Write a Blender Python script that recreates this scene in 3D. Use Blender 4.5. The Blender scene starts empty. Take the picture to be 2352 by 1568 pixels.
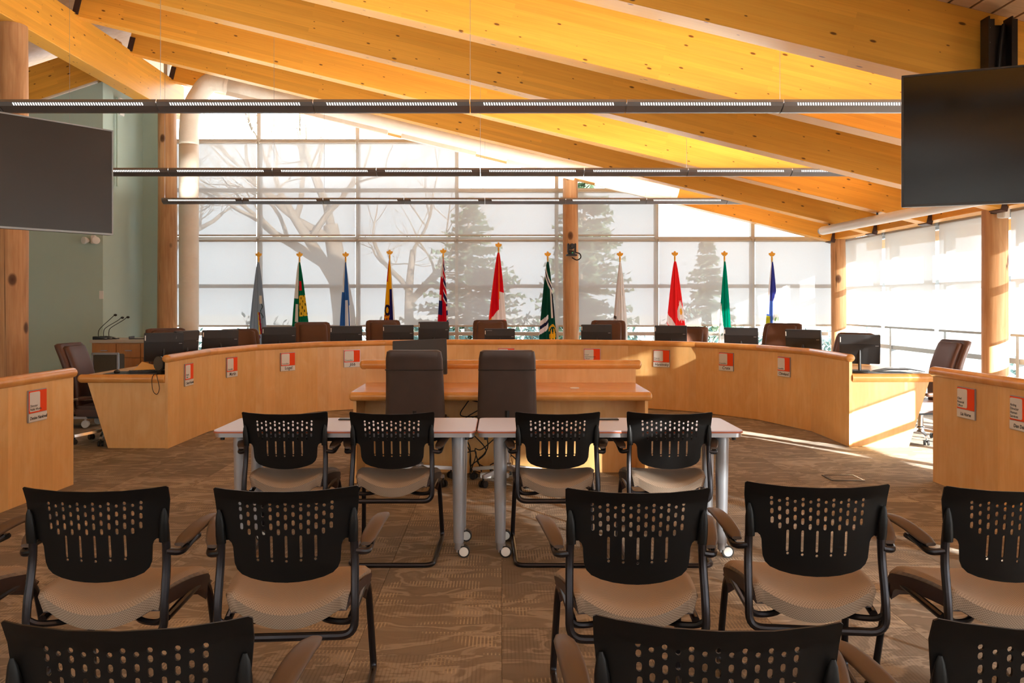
import bpy, bmesh, math, random
from mathutils import Vector, Matrix, Quaternion
from mathutils.geometry import delaunay_2d_cdt
random.seed(7)
SC = bpy.context.scene
COL = SC.collection
PI = math.pi

# ------------------------------------------------------------------ camera, world, sun, exposure
cam_d = bpy.data.cameras.new('camera'); cam = bpy.data.objects.new('camera', cam_d); COL.objects.link(cam)
cam.location = (0, 0, 1.45); cam.rotation_euler = (PI/2, 0, 0)
cam_d.sensor_width = 36; cam_d.lens = 2000/2352*36
cam_d.shift_x = 26/2352; cam_d.shift_y = -89/2352
cam_d.clip_end = 500
SC.camera = cam

SKY_STRENGTH = 4.4
SUN_STRENGTH = 42.0
LAMP_STRENGTH = 22.0
world = bpy.data.worlds.new('sky'); SC.world = world; world.use_nodes = True
wn = world.node_tree; wn.nodes.clear()
_o = wn.nodes.new('ShaderNodeOutputWorld'); _b = wn.nodes.new('ShaderNodeBackground')
_b.inputs['Color'].default_value = (0.86, 0.93, 1.0, 1); _b.inputs['Strength'].default_value = SKY_STRENGTH
wn.links.new(_b.outputs[0], _o.inputs[0])
sun_d = bpy.data.lights.new('sun', 'SUN'); sun = bpy.data.objects.new('sun', sun_d); COL.objects.link(sun)
sun_d.energy = SUN_STRENGTH; sun_d.angle = math.radians(0.6); sun_d.color = (1.0, 0.97, 0.92)
SUN_DIR = Vector((-1.0, 1.5, -0.36)).normalized()
sun.rotation_euler = SUN_DIR.to_track_quat('-Z', 'Y').to_euler(); sun.location = (20, -40, 12)
SC.view_settings.view_transform = 'Standard'; SC.view_settings.look = 'None'
SC.view_settings.gamma = 1.0; SC.view_settings.use_curve_mapping = False
SC.view_settings.exposure = 0.58
SC.cycles.use_denoising = True
SC.cycles.use_adaptive_sampling = True; SC.cycles.adaptive_threshold = 0.04
SC.cycles.max_bounces = 7; SC.cycles.diffuse_bounces = 4; SC.cycles.glossy_bounces = 3
SC.cycles.transmission_bounces = 4; SC.cycles.transparent_max_bounces = 16
SC.cycles.caustics_reflective = False; SC.cycles.caustics_refractive = False
SC.cycles.sample_clamp_indirect = 6.0

# ------------------------------------------------------------------ helpers
def lin(c): c /= 255.0; return c/12.92 if c <= 0.04045 else ((c+0.055)/1.055)**2.4
def C(r, g, b): return (lin(r), lin(g), lin(b), 1.0)

class MB:
    def __init__(s): s.v = []; s.f = []
    def add(s, vs, fs):
        o = len(s.v); s.v += [tuple(p) for p in vs]; s.f += [tuple(i+o for i in f) for f in fs]; return s
    def box(s, x0, x1, y0, y1, z0, z1, M=None):
        p = [Vector((x, y, z)) for z in (z0, z1) for y in (y0, y1) for x in (x0, x1)]
        if M is not None: p = [M @ q for q in p]
        return s.add(p, [(0,2,3,1),(4,5,7,6),(0,1,5,4),(1,3,7,5),(3,2,6,7),(2,0,4,6)])
    def prism(s, poly, c0, c1, plane='xz', M=None):
        def mp(a, b, c):
            q = Vector({'xz': (a, c, b), 'xy': (a, b, c), 'yz': (c, a, b)}[plane]); return M @ q if M is not None else q
        n = len(poly)
        vs = [mp(a, b, c0) for a, b in poly] + [mp(a, b, c1) for a, b in poly]
        fs = [tuple(range(n-1, -1, -1)), tuple(range(n, 2*n))] + [(i, (i+1) % n, (i+1) % n+n, i+n) for i in range(n)]
        return s.add(vs, fs)
    def loft(s, rings, closed=True, caps=True):
        n = len(rings[0]); vs = [p for r in rings for p in r]; fs = []
        for k in range(len(rings)-1):
            for i in range(n if closed else n-1):
                j = (i+1) % n; fs.append((k*n+i, k*n+j, (k+1)*n+j, (k+1)*n+i))
        if caps and closed: fs.append(tuple(range(n-1, -1, -1))); fs.append(tuple((len(rings)-1)*n+i for i in range(n)))
        return s.add(vs, fs)
    def tube(s, path, r, n=8, caps=True):
        path = [Vector(p) for p in path]; rr = r if isinstance(r, (list, tuple)) else [r]*len(path)
        t = (path[1]-path[0]).normalized()
        up = Vector((0, 0, 1)) if abs(t.z) < 0.9 else Vector((1, 0, 0))
        u = t.cross(up).normalized(); rings = []
        for i, p in enumerate(path):
            if i == 0: tt = path[1]-path[0]
            elif i == len(path)-1: tt = path[-1]-path[-2]
            else: tt = (path[i+1]-p).normalized()+(p-path[i-1]).normalized()
            tt.normalize(); u = (u-tt*u.dot(tt)).normalized(); w = tt.cross(u)
            rings.append([p+(u*math.cos(a)+w*math.sin(a))*rr[i] for a in (2*PI*k/n for k in range(n))])
        return s.loft(rings, True, caps)
    def lathe(s, prof, n=20, M=None, c=(0, 0, 0)):
        rings = []
        for r, z in prof:
            ring = [Vector((c[0]+r*math.cos(2*PI*k/n), c[1]+r*math.sin(2*PI*k/n), c[2]+z)) for k in range(n)]
            rings.append([M @ q for q in ring] if M is not None else ring)
        return s.loft(rings)
    def ell(s, c, rx, ry, rz, nu=14, nv=8, M=None):
        rings = []
        for j in range(nv+1):
            ph = -PI/2+PI*j/nv*0.998+0.001
            ring = [Vector((c[0]+rx*math.cos(ph)*math.cos(2*PI*k/nu), c[1]+ry*math.cos(ph)*math.sin(2*PI*k/nu), c[2]+rz*math.sin(ph))) for k in range(nu)]
            rings.append([M @ q for q in ring] if M is not None else ring)
        return s.loft(rings)
    def build(s, name, m, parent=None, bev=0, smooth=35, seg=2, loc=None, rot=None):
        me = bpy.data.meshes.new(name); me.from_pydata(s.v, [], s.f)
        bm = bmesh.new(); bm.from_mesh(me)
        bmesh.ops.recalc_face_normals(bm, faces=bm.faces)
        if bev:
            es = [e for e in bm.edges if len(e.link_faces) == 2 and e.calc_face_angle(0) > 0.5]
            bmesh.ops.bevel(bm, geom=es, offset=bev, segments=seg, affect='EDGES', clamp_overlap=True)
        bm.to_mesh(me); bm.free()
        if smooth:
            me.shade_smooth(); me.set_sharp_from_angle(angle=math.radians(smooth))
        o = bpy.data.objects.new(name, me); COL.objects.link(o)
        if m is not None: me.materials.append(m)
        if parent is not None: o.parent = parent
        if loc is not None: o.location = loc
        if rot is not None: o.rotation_euler = rot
        return o

def fillet(pts, r, n=6):
    pts = [Vector(p) for p in pts]; rr = r if isinstance(r, (list, tuple)) else [r]*len(pts); out = [pts[0]]
    for i in range(1, len(pts)-1):
        a, p, b = pts[i-1], pts[i], pts[i+1]; d1 = (a-p); d2 = (b-p); k = min(rr[i], d1.length*.49, d2.length*.49)
        s = p+d1.normalized()*k; e = p+d2.normalized()*k
        for j in range(n+1):
            t = j/n; out.append(s*(1-t)**2+p*2*t*(1-t)+e*t*t)
    out.append(pts[-1]); return out
def spline(pts, n=6):
    P = [Vector(p) for p in pts]; P = [P[0]*2-P[1]]+P+[P[-1]*2-P[-2]]; out = []
    for i in range(1, len(P)-2):
        for j in range(n):
            t = j/n; a, b, c, d = P[i-1:i+3]
            out.append(0.5*((2*b)+(c-a)*t+(2*a-5*b+4*c-d)*t*t+(-a+3*b-3*c+d)*t**3))
    out.append(P[-2]); return out
def rrect(x0, x1, y0, y1, r, n=5):
    o = []
    for cx, cy, a0 in ((x1-r, y0+r, -PI/2), (x1-r, y1-r, 0), (x0+r, y1-r, PI/2), (x0+r, y0+r, PI)):
        for j in range(n+1):
            a = a0+PI/2*j/n; o.append((cx+r*math.cos(a), cy+r*math.sin(a)))
    return o
def T(x, y, z, rz=0.0): return Matrix.Translation((x, y, z)) @ Matrix.Rotation(rz, 4, 'Z')
def tag(o, label=None, cat=None, group=None, kind=None):
    if label: o['label'] = label
    if cat: o['category'] = cat
    if group: o['group'] = group
    if kind: o['kind'] = kind
    return o
def thing(name, label, cat, loc=(0, 0, 0), rz=0.0, group=None, kind=None):
    o = bpy.data.objects.new(name, None); COL.objects.link(o); o.empty_display_size = .1
    o.location = loc; o.rotation_euler = (0, 0, rz); return tag(o, label, cat, group, kind)
def copy_tree(o, parent=None):
    c = o.copy(); COL.objects.link(c); c.parent = parent
    for ch in o.children: copy_tree(ch, c)
    return c
def share(o, parent, loc, rot=(0, 0, 0), name=None):
    c = bpy.data.objects.new(name or o.name.split('.')[0], o.data); COL.objects.link(c); c.parent = parent
    c.location = loc; c.rotation_euler = rot; return c
TEXTS = []
def text(body, size, m, parent, loc, rot, name='lettering', align='LEFT', bold=0.0, shear=0.0):
    cu = bpy.data.curves.new(name, 'FONT'); cu.body = body; cu.size = size; cu.align_x = align; cu.extrude = 0.0004
    cu.offset = bold; cu.shear = shear; cu.resolution_u = 3
    o = bpy.data.objects.new(name, cu); COL.objects.link(o); cu.materials.append(m); o.parent = parent
    o.location = loc; o.rotation_euler = rot; TEXTS.append(o); return o

# ------------------------------------------------------------------ materials
class NT:
    def __init__(s, name):
        s.m = bpy.data.materials.new(name); s.m.use_nodes = True; s.t = s.m.node_tree; s.t.nodes.clear()
        s.out = s.n('ShaderNodeOutputMaterial')
    def n(s, typ, **kw):
        x = s.t.nodes.new(typ)
        for k, v in kw.items(): setattr(x, k, v)
        return x
    def l(s, a, b): s.t.links.new(a, b)
    def val(s, sock, v):
        if hasattr(v, 'links'): s.l(v, sock)
        else: sock.default_value = v
    def math(s, op, a, b=0.0, c=0.0):
        x = s.n('ShaderNodeMath', operation=op); s.val(x.inputs[0], a); s.val(x.inputs[1], b); s.val(x.inputs[2], c); return x.outputs[0]
    def mix(s, fac, a, b, mode='MIX'):
        x = s.n('ShaderNodeMix', data_type='RGBA', blend_type=mode); s.val(x.inputs[0], fac); s.val(x.inputs[6], a); s.val(x.inputs[7], b); return x.outputs[2]
    def co(s, out='Object', scale=(1, 1, 1), loc=(0, 0, 0), src=None):
        if src is None: src = s.n('ShaderNodeTexCoord').outputs[out]
        mp = s.n('ShaderNodeMapping'); s.l(src, mp.inputs[0]); mp.inputs['Scale'].default_value = scale; mp.inputs['Location'].default_value = loc; return mp.outputs[0]
    def noise(s, vec, scale=5, detail=3, rough=.55, dist=0.0):
        x = s.n('ShaderNodeTexNoise'); s.l(vec, x.inputs['Vector']); x.inputs['Scale'].default_value = scale; x.inputs['Detail'].default_value = detail
        x.inputs['Roughness'].default_value = rough; x.inputs['Distortion'].default_value = dist; return x.outputs[0]
    def ramp(s, fac, stops):
        x = s.n('ShaderNodeValToRGB'); s.l(fac, x.inputs[0]); e = x.color_ramp.elements
        while len(e) < len(stops): e.new(0.5)
        for q, (p, c) in zip(e, stops): q.position = p; q.color = c if len(c) == 4 else (*c, 1)
        return x.outputs[0]
    def princ(s, color, rough=.5, metal=0.0, spec=.5, bump=None, bstr=.2, bdist=.01, coat=0.0, emis=None, estr=0.0):
        p = s.n('ShaderNodeBsdfPrincipled'); s.val(p.inputs['Base Color'], color); s.val(p.inputs['Roughness'], rough)
        p.inputs['Metallic'].default_value = metal; p.inputs['Specular IOR Level'].default_value = spec
        p.inputs['Coat Weight'].default_value = coat; p.inputs['Coat Roughness'].default_value = .15
        if emis: p.inputs['Emission Color'].default_value = emis; p.inputs['Emission Strength'].default_value = estr
        if bump is not None:
            b = s.n('ShaderNodeBump'); b.inputs['Strength'].default_value = bstr; b.inputs['Distance'].default_value = bdist
            s.l(bump, b.inputs['Height']); s.l(b.outputs[0], p.inputs['Normal'])
        s.l(p.outputs[0], s.out.inputs[0]); return s.m
def grey(v): return (v, v, v, 1)
def scale_c(c, k): return (c[0]*k, c[1]*k, c[2]*k, 1)
def plain(name, c, rough=.5, metal=0.0, spec=.5, var=.08, sc=12, coat=0.0):
    t = NT(name); nz = t.noise(t.co(), sc, 3)
    return t.princ(t.mix(nz, scale_c(c, 1-var), scale_c(c, 1+var)), rough, metal, spec, coat=coat)

def wood_glulam(name, base, dark, light):
    t = NT(name); src = t.n('ShaderNodeTexCoord').outputs['Object']; oi = t.n('ShaderNodeObjectInfo')
    cb = t.n('ShaderNodeCombineXYZ'); t.l(t.math('MULTIPLY', oi.outputs['Random'], 13.0), cb.inputs[0]); t.l(t.math('MULTIPLY', oi.outputs['Random'], 7.0), cb.inputs[1])
    va = t.n('ShaderNodeVectorMath', operation='ADD'); t.l(src, va.inputs[0]); t.l(cb.outputs[0], va.inputs[1]); vec = va.outputs[0]
    sep = t.n('ShaderNodeSeparateXYZ'); t.l(src, sep.inputs[0])
    b2 = t.n('ShaderNodeCombineXYZ'); t.l(t.math('ADD', sep.outputs[0], t.math('MULTIPLY', oi.outputs['Random'], 17.0)), b2.inputs[0]); t.l(sep.outputs[2], b2.inputs[1])
    br = t.n('ShaderNodeTexBrick'); t.l(b2.outputs[0], br.inputs['Vector']); br.inputs['Scale'].default_value = 1.0
    br.inputs['Brick Width'].default_value = 2.3; br.inputs['Row Height'].default_value = 0.044; br.inputs['Mortar Size'].default_value = 0.0008
    br.inputs['Bias'].default_value = 0.0; br.offset = 0.41; br.squash = 1
    br.inputs['Color1'].default_value = grey(0.0); br.inputs['Color2'].default_value = grey(1.0); br.inputs['Mortar'].default_value = grey(0.1)
    col = t.mix(br.outputs['Color'], scale_c(base, .90), scale_c(base, 1.12))
    gr = t.noise(t.co(src=vec, scale=(2.0, 60, 90)), 1.0, 4, .6)
    col = t.mix(t.math('MULTIPLY', t.ramp(gr, [(.42, grey(0)), (.75, grey(1))]), .35), col, dark)
    big = t.noise(t.co(src=vec, scale=(.8, 3, 12)), 1.0, 2); col = t.mix(t.math('MULTIPLY', big, .4), col, light)
    k2 = t.n('ShaderNodeCombineXYZ'); t.l(t.math('MULTIPLY', b2.inputs[0].links[0].from_socket, 3.6), k2.inputs[0]); t.l(t.math('ADD', t.math('MULTIPLY', sep.outputs[2], 9.5), t.math('MULTIPLY', sep.outputs[1], 9.0)), k2.inputs[1])
    vo = t.n('ShaderNodeTexVoronoi', feature='F1', voronoi_dimensions='2D'); t.l(k2.outputs[0], vo.inputs['Vector']); vo.inputs['Scale'].default_value = 1.0
    sc = t.n('ShaderNodeSeparateColor'); t.l(vo.outputs['Color'], sc.inputs[0])
    size = t.math('MULTIPLY', t.math('POWER', sc.outputs[0], 3.0), 0.115)
    kn = t.math('SUBTRACT', 1.0, t.math('SMOOTH_MIN', t.math('DIVIDE', vo.outputs['Distance'], t.math('ADD', size, 0.0008)), 1.0, 0.25))
    knot = t.math('MULTIPLY', t.math('GREATER_THAN', kn, 0.02), t.math('MINIMUM', t.math('MULTIPLY', kn, 2.2), 0.85))
    col = t.mix(knot, col, C(70, 30, 10))
    return t.princ(col, .42, spec=.35, bump=gr, bstr=.05)
def wood_veneer(name, base, dark, light, rough=.35, vscale=1.0, axis='z'):
    t = NT(name); src = t.n('ShaderNodeTexCoord').outputs['Object']; oi = t.n('ShaderNodeObjectInfo')
    va = t.n('ShaderNodeVectorMath', operation='ADD'); t.l(src, va.inputs[0])
    cb = t.n('ShaderNodeCombineXYZ'); t.l(t.math('MULTIPLY', oi.outputs['Random'], 23.0), cb.inputs[0]); t.l(t.math('MULTIPLY', oi.outputs['Random'], 11.0), cb.inputs[2])
    t.l(cb.outputs[0], va.inputs[1]); vec = va.outputs[0]
    sc1 = (26, 26, 2.2) if axis == 'z' else (2.2, 26, 26)
    g1 = t.noise(t.co(src=vec, scale=sc1), vscale, 5, .6, .6); g2 = t.noise(t.co(src=vec, scale=(7, 7, 3.5)), 1.0, 3, .5, .8)
    # leaf-matched strips of veneer, each a touch lighter or darker
    br = t.n('ShaderNodeTexBrick'); sep = t.n('ShaderNodeSeparateXYZ'); t.l(vec, sep.inputs[0]); c2 = t.n('ShaderNodeCombineXYZ')
    t.l(t.math('ADD', sep.outputs[0], sep.outputs[1]), c2.inputs[0]); t.l(c2.outputs[0], br.inputs['Vector']); br.inputs['Scale'].default_value = 1
    br.inputs['Brick Width'].default_value = .17; br.inputs['Row Height'].default_value = 50; br.inputs['Mortar Size'].default_value = 0
    br.inputs['Color1'].default_value = grey(0); br.inputs['Color2'].default_value = grey(1)
    col = t.mix(br.outputs['Color'], scale_c(base, .95), scale_c(base, 1.04))
    col = t.mix(t.math('MULTIPLY', t.ramp(g1, [(.4, grey(0)), (.8, grey(1))]), .45), col, dark)
    col = t.mix(t.math('MULTIPLY', t.ramp(g2, [(.45, grey(0)), (.7, grey(1))]), .35), col, light)
    rv = t.math('ADD', t.math('MULTIPLY', oi.outputs['Random'], .16), .92)
    col = t.mix(1.0, col, rv, 'MULTIPLY')
    return t.princ(col, rough, spec=.45, bump=g1, bstr=.03, coat=.15)
def wood_log(name, base, dark, light):
    t = NT(name); src = t.n('ShaderNodeTexCoord').outputs['Object']; oi = t.n('ShaderNodeObjectInfo')
    va = t.n('ShaderNodeVectorMath', operation='ADD'); t.l(src, va.inputs[0]); cb = t.n('ShaderNodeCombineXYZ')
    t.l(t.math('MULTIPLY', oi.outputs['Random'], 31.0), cb.inputs[2]); t.l(cb.outputs[0], va.inputs[1]); vec = va.outputs[0]
    g1 = t.noise(t.co(src=vec, scale=(30, 30, 1.6)), 1.0, 5, .6, .4); g2 = t.noise(t.co(src=vec, scale=(6, 6, 1.2)), 1.0, 3, .5, 1.0)
    col = t.mix(t.ramp(g1, [(.3, grey(0)), (.75, grey(1))]), light, base); col = t.mix(t.math('MULTIPLY', t.ramp(g2, [(.45, grey(0)), (.75, grey(1))]), .55), col, dark)
    vo = t.n('ShaderNodeTexVoronoi', feature='F1'); t.l(t.co(src=vec, scale=(3.2, 3.2, 2.1)), vo.inputs['Vector']); vo.inputs['Scale'].default_value = 1.0
    kn = t.ramp(vo.outputs['Distance'], [(0.0, grey(1)), (.11, grey(.8)), (.17, grey(0))]); col = t.mix(kn, col, C(70, 36, 16))
    cr = t.noise(t.co(src=vec, scale=(16, 16, .25)), 1.0, 1, .4, .2); crk = t.ramp(cr, [(.685, grey(0)), (.70, grey(1)), (.715, grey(0))])
    col = t.mix(crk, col, C(60, 32, 14))
    return t.princ(col, .55, spec=.3, bump=t.math('SUBTRACT', g1, crk), bstr=.15, bdist=.01)

M = {}
M['glulam'] = wood_glulam('glulam_timber', C(228, 160, 56), C(190, 112, 34), C(242, 188, 88))
M['deck'] = wood_veneer('deck_board', C(206, 166, 126), C(168, 122, 84), C(222, 188, 152), .5, axis='y')
M['maple'] = wood_veneer('maple_veneer', C(234, 184, 118), C(212, 148, 82), C(244, 208, 152), .33)
M['rail'] = wood_veneer('maple_solid', C(224, 158, 86), C(200, 124, 56), C(236, 182, 114), .25, axis='x')
M['walnut'] = wood_veneer('cabinet_veneer', C(190, 126, 58), C(156, 92, 36), C(206, 148, 80), .35)
M['log'] = wood_log('peeled_log', C(182, 128, 84), C(140, 88, 50), C(208, 162, 116))
M['green'] = plain('green_paint', C(178, 198, 188), .7, var=.02, sc=3)
M['white_wall'] = plain('pale_paint', C(205, 200, 190), .7, var=.03, sc=3)
M['alu'] = plain('window_aluminium', C(190, 182, 172), .45, var=.03)
M['alu_grey'] = plain('grey_aluminium', C(150, 158, 164), .4, var=.03)
M['duct'] = None
M['lamp_body'] = plain('lamp_housing', C(128, 128, 132), .34, .6, var=.04)
M['black'] = plain('black_plastic', C(30, 29, 30), .42, var=.1)
M['blackmetal'] = plain('black_steel', C(34, 31, 30), .38, .2, var=.1)
M['monitor'] = plain('monitor_casing', C(52, 52, 54), .45, var=.1)
M['silver'] = plain('silver_paint', C(168, 168, 172), .32, .7, var=.04)
M['chrome'] = plain('chrome', C(205, 205, 208), .15, 1.0, var=.03)
M['tubeleg'] = plain('silver_leg', C(172, 176, 184), .34, .45, var=.03)
M['frame'] = plain('dark_tube', C(52, 49, 52), .28, .75, var=.08)
M['shell'] = plain('chair_back_plastic', C(14, 13, 13), .42, var=.12, sc=90, spec=.25)
M['seatshell'] = plain('seat_shell_plastic', C(64, 48, 48), .55, var=.1)
M['armpad'] = plain('arm_pad', C(84, 66, 54), .48, var=.06)
M['white'] = plain('white_plastic', C(228, 226, 222), .45, var=.02)
M['rubber'] = plain('rubber', C(26, 25, 25), .6, var=.1)
M['gold'] = plain('gold_finial', C(214, 150, 40), .32, .55, var=.1)
M['brass'] = plain('flag_pole', C(196, 160, 96), .35, .5, var=.06)
M['orange'] = plain('orange_card', C(244, 78, 26), .6, var=.03, spec=.2)
M['card'] = plain('white_card', C(226, 224, 220), .4, var=.02)
M['ink'] = plain('ink', C(40, 40, 44), .6, var=.05)
M['laminate'] = plain('table_laminate', C(204, 196, 212), .28, var=.03, sc=40)
M['edgeband'] = plain('table_edge', C(176, 92, 58), .5, var=.05)
M['paper'] = plain('manila_paper', C(232, 190, 120), .6, var=.03)
M['mat_grey'] = plain('grey_cloth', C(84, 80, 72), .9, var=.1, sc=60)
M['snow'] = plain('pale_ground', C(214, 210, 204), .9, var=.12, sc=1.5)
M['bark'] = plain('bark', C(120, 106, 92), .9, var=.25, sc=8)
M['needle'] = plain('needles', C(92, 112, 88), .8, var=.35, sc=4)
M['shrub'] = plain('shrub_leaf', C(96, 124, 120), .8, var=.35, sc=3)
M['post_metal'] = plain('hanger_plate', C(70, 48, 40), .5, .3, var=.1)

def leather(name, c):
    t = NT(name); v = t.co(); a = t.noise(v, 220, 2); b = t.noise(v, 9, 3)
    return t.princ(t.mix(b, scale_c(c, .8), scale_c(c, 1.2)), .42, spec=.45, bump=a, bstr=.12, bdist=.002)
M['leather'] = leather('brown_leather', C(86, 56, 44))
M['leather2'] = leather('dark_leather', C(70, 56, 50))
def duct_mat():
    t = NT('spiral_duct'); g = t.n('ShaderNodeUVMap'); w = t.n('ShaderNodeTexWave', wave_type='BANDS', bands_direction='X')
    t.l(t.co(src=g.outputs[0], scale=(1, 1, 1)), w.inputs['Vector']); w.inputs['Scale'].default_value = 2.6; w.inputs['Distortion'].default_value = 0
    nz = t.noise(t.co(), 6, 2)
    return t.princ(t.mix(nz, C(222, 210, 194), C(236, 226, 212)), .4, .0, .5, bump=t.ramp(w.outputs[0], [(.9, grey(0)), (1, grey(1))]), bstr=.5, bdist=.004)
M['duct'] = duct_mat()
def fabric_seat():
    t = NT('woven_seat_fabric'); src = t.n('ShaderNodeTexCoord').outputs['Object']; outs = []
    for sgn in (1, -1):
        mp = t.n('ShaderNodeMapping'); t.l(src, mp.inputs[0]); mp.inputs['Rotation'].default_value = (0.35, 0, sgn*.95)
        w = t.n('ShaderNodeTexWave'); t.l(mp.outputs[0], w.inputs['Vector']); w.inputs['Scale'].default_value = 60; w.inputs['Distortion'].default_value = .6; w.inputs['Detail'].default_value = 1; outs.append(w.outputs[0])
    x = t.math('MAXIMUM', outs[0], outs[1]); f = t.ramp(x, [(.55, grey(0)), (.95, grey(1))])
    nz = t.noise(t.co(src=src), 300, 2); col = t.mix(f, C(140, 122, 106), C(182, 162, 144)); col = t.mix(t.math('MULTIPLY', nz, .3), col, C(120, 98, 80))
    return t.princ(col, .85, spec=.2, bump=f, bstr=.15, bdist=.002)
M['seat'] = fabric_seat()
def blind_fabric(name, opening, tint, trans):
    t = NT(name); nz = t.noise(t.co(scale=(1, 1, 1)), 160, 2); col = t.mix(nz, scale_c(tint, .96), scale_c(tint, 1.03))
    d = t.n('ShaderNodeBsdfDiffuse'); t.val(d.inputs[0], col); tl = t.n('ShaderNodeBsdfTranslucent'); t.val(tl.inputs[0], col)
    m1 = t.n('ShaderNodeMixShader'); m1.inputs[0].default_value = trans; t.l(d.outputs[0], m1.inputs[1]); t.l(tl.outputs[0], m1.inputs[2])
    tr = t.n('ShaderNodeBsdfTransparent'); m2 = t.n('ShaderNodeMixShader'); m2.inputs[0].default_value = opening
    t.l(m1.outputs[0], m2.inputs[1]); t.l(tr.outputs[0], m2.inputs[2]); t.l(m2.outputs[0], t.out.inputs[0]); return t.m
M['blind'] = blind_fabric('roller_blind_mesh', .074, C(186, 187, 188), .15)
M['blind_right'] = blind_fabric('blind_mesh_lit_copy', .085, C(206, 205, 202), .30)  # paler, more translucent copy; extra sun glow is put into the fabric
M['blind_fill'] = blind_fabric('rear_fill_blind', .0, C(236, 238, 240), .12)  # fabric of the added rear blinds that give soft fill
def glass_mat():
    t = NT('window_glass'); tr = t.n('ShaderNodeBsdfTransparent'); tr.inputs[0].default_value = (.97, .985, .98, 1)
    g = t.n('ShaderNodeBsdfGlossy'); g.inputs['Roughness'].default_value = .02; lw = t.n('ShaderNodeLayerWeight'); lw.inputs[0].default_value = .12
    nz = t.noise(t.co(), 1.5, 1); f = t.math('ADD', t.math('MULTIPLY', lw.outputs['Fresnel'], .6), t.math('MULTIPLY', nz, .01))
    m = t.n('ShaderNodeMixShader'); t.l(f, m.inputs[0]); t.l(tr.outputs[0], m.inputs[1]); t.l(g.outputs[0], m.inputs[2]); t.l(m.outputs[0], t.out.inputs[0]); return t.m
M['glass'] = glass_mat()
def emit(name, c, s):
    t = NT(name); e = t.n('ShaderNodeEmission'); e.inputs[0].default_value = c; e.inputs[1].default_value = s; t.l(e.outputs[0], t.out.inputs[0]); return t.m
M['lamp_up'] = emit('lamp_tube', (1.0, .96, .88, 1), LAMP_STRENGTH)
M['lamp_slot'] = emit('lamp_slot_glow', (1.0, .96, .90, 1), 1.6)
M['led'] = emit('green_led', (.05, .8, .25, 1), 1.0)
for _k in ('lamp_slot', 'led'): M[_k].cycles.emission_sampling = 'NONE'
M['screen'] = plain('tv_screen', C(16, 16, 17), .14, var=.02, spec=.3)
M['screen_matte'] = plain('tv_screen_matte', C(30, 27, 25), .34, var=.02, spec=.6)
def carpet_mat():
    t = NT('carpet_tile'); src = t.n('ShaderNodeTexCoord').outputs['Object']; oi = t.n('ShaderNodeObjectInfo'); r = oi.outputs['Random']
    cb = t.n('ShaderNodeCombineXYZ'); t.l(t.math('MULTIPLY', r, 57.0), cb.inputs[0]); t.l(t.math('MULTIPLY', r, 91.0), cb.inputs[1])
    va = t.n('ShaderNodeVectorMath', operation='ADD'); t.l(src, va.inputs[0]); t.l(cb.outputs[0], va.inputs[1]); vec = va.outputs[0]
    n1 = t.noise(t.co(src=vec, scale=(2.0, 4.6, 1)), 1.0, 4, .55, .8)
    band = t.ramp(n1, [(.40, grey(.22)), (.455, grey(.05)), (.475, grey(.12)), (.50, grey(.95)), (.535, grey(.85)), (.55, grey(.25)), (.60, grey(.1)), (.66, grey(.5))])
    col = t.mix(band, C(132, 121, 109), C(172, 159, 144))
    sep = t.n('ShaderNodeSeparateXYZ'); t.l(vec, sep.inputs[0])
    ln = t.math('GREATER_THAN', t.math('FRACT', t.math('MULTIPLY', sep.outputs[0], 62.0)), .62)
    msk = t.ramp(t.noise(t.co(src=vec, scale=(3.2, 2.2, 1)), 1.0, 2, .5), [(.52, grey(0)), (.56, grey(1))])
    dsh = t.ramp(t.noise(t.co(src=vec, scale=(2, 16, 1)), 1.0, 2), [(.45, grey(0)), (.52, grey(1))])
    col = t.mix(t.math('MULTIPLY', t.math('MULTIPLY', ln, msk), t.math('MULTIPLY', dsh, .8)), col, C(196, 178, 154))
    msk2 = t.ramp(t.noise(t.co(src=vec, scale=(2.6, 1.2, 1), loc=(5, 9, 0)), 1.0, 2, .5), [(.5, grey(0)), (.54, grey(1))])
    col = t.mix(t.math('MULTIPLY', t.math('MULTIPLY', ln, msk2), .22), col, C(78, 66, 56))
    col = t.mix(1.0, col, t.math('ADD', t.math('MULTIPLY', r, .34), .80), 'MULTIPLY')
    pile = t.noise(t.co(src=vec), 420, 2)
    col = t.mix(t.math('MULTIPLY', pile, .25), col, C(112, 99, 87))
    return t.princ(col, .95, spec=.1, bump=pile, bstr=.35, bdist=.004)
M['carpet'] = carpet_mat()
def flag_mat():
    t = NT('flag_cloth'); a = t.n('ShaderNodeVertexColor'); a.layer_name = 'print'; w = t.noise(t.co(), 400, 1)
    d = t.n('ShaderNodeBsdfDiffuse'); tl = t.n('ShaderNodeBsdfTranslucent'); c = t.mix(t.math('MULTIPLY', w, .12), a.outputs[0], (.02, .02, .02, 1))
    t.l(c, d.inputs[0]); t.l(c, tl.inputs[0]); m = t.n('ShaderNodeMixShader'); m.inputs[0].default_value = .22
    t.l(d.outputs[0], m.inputs[1]); t.l(tl.outputs[0], m.inputs[2]); t.l(m.outputs[0], t.out.inputs[0]); return t.m
M['flag'] = flag_mat()

# ------------------------------------------------------------------ the room
def zb(x): return 2.456+0.243*(5.19-x)          # underside of the rafters
SLOPE = math.atan(0.243)
RD = .53                                        # rafter depth, vertical
YB = 14.35                                      # plane of the back glazing
XR = 5.78                                       # plane of the right glazing
YMIN = -3.2

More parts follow.
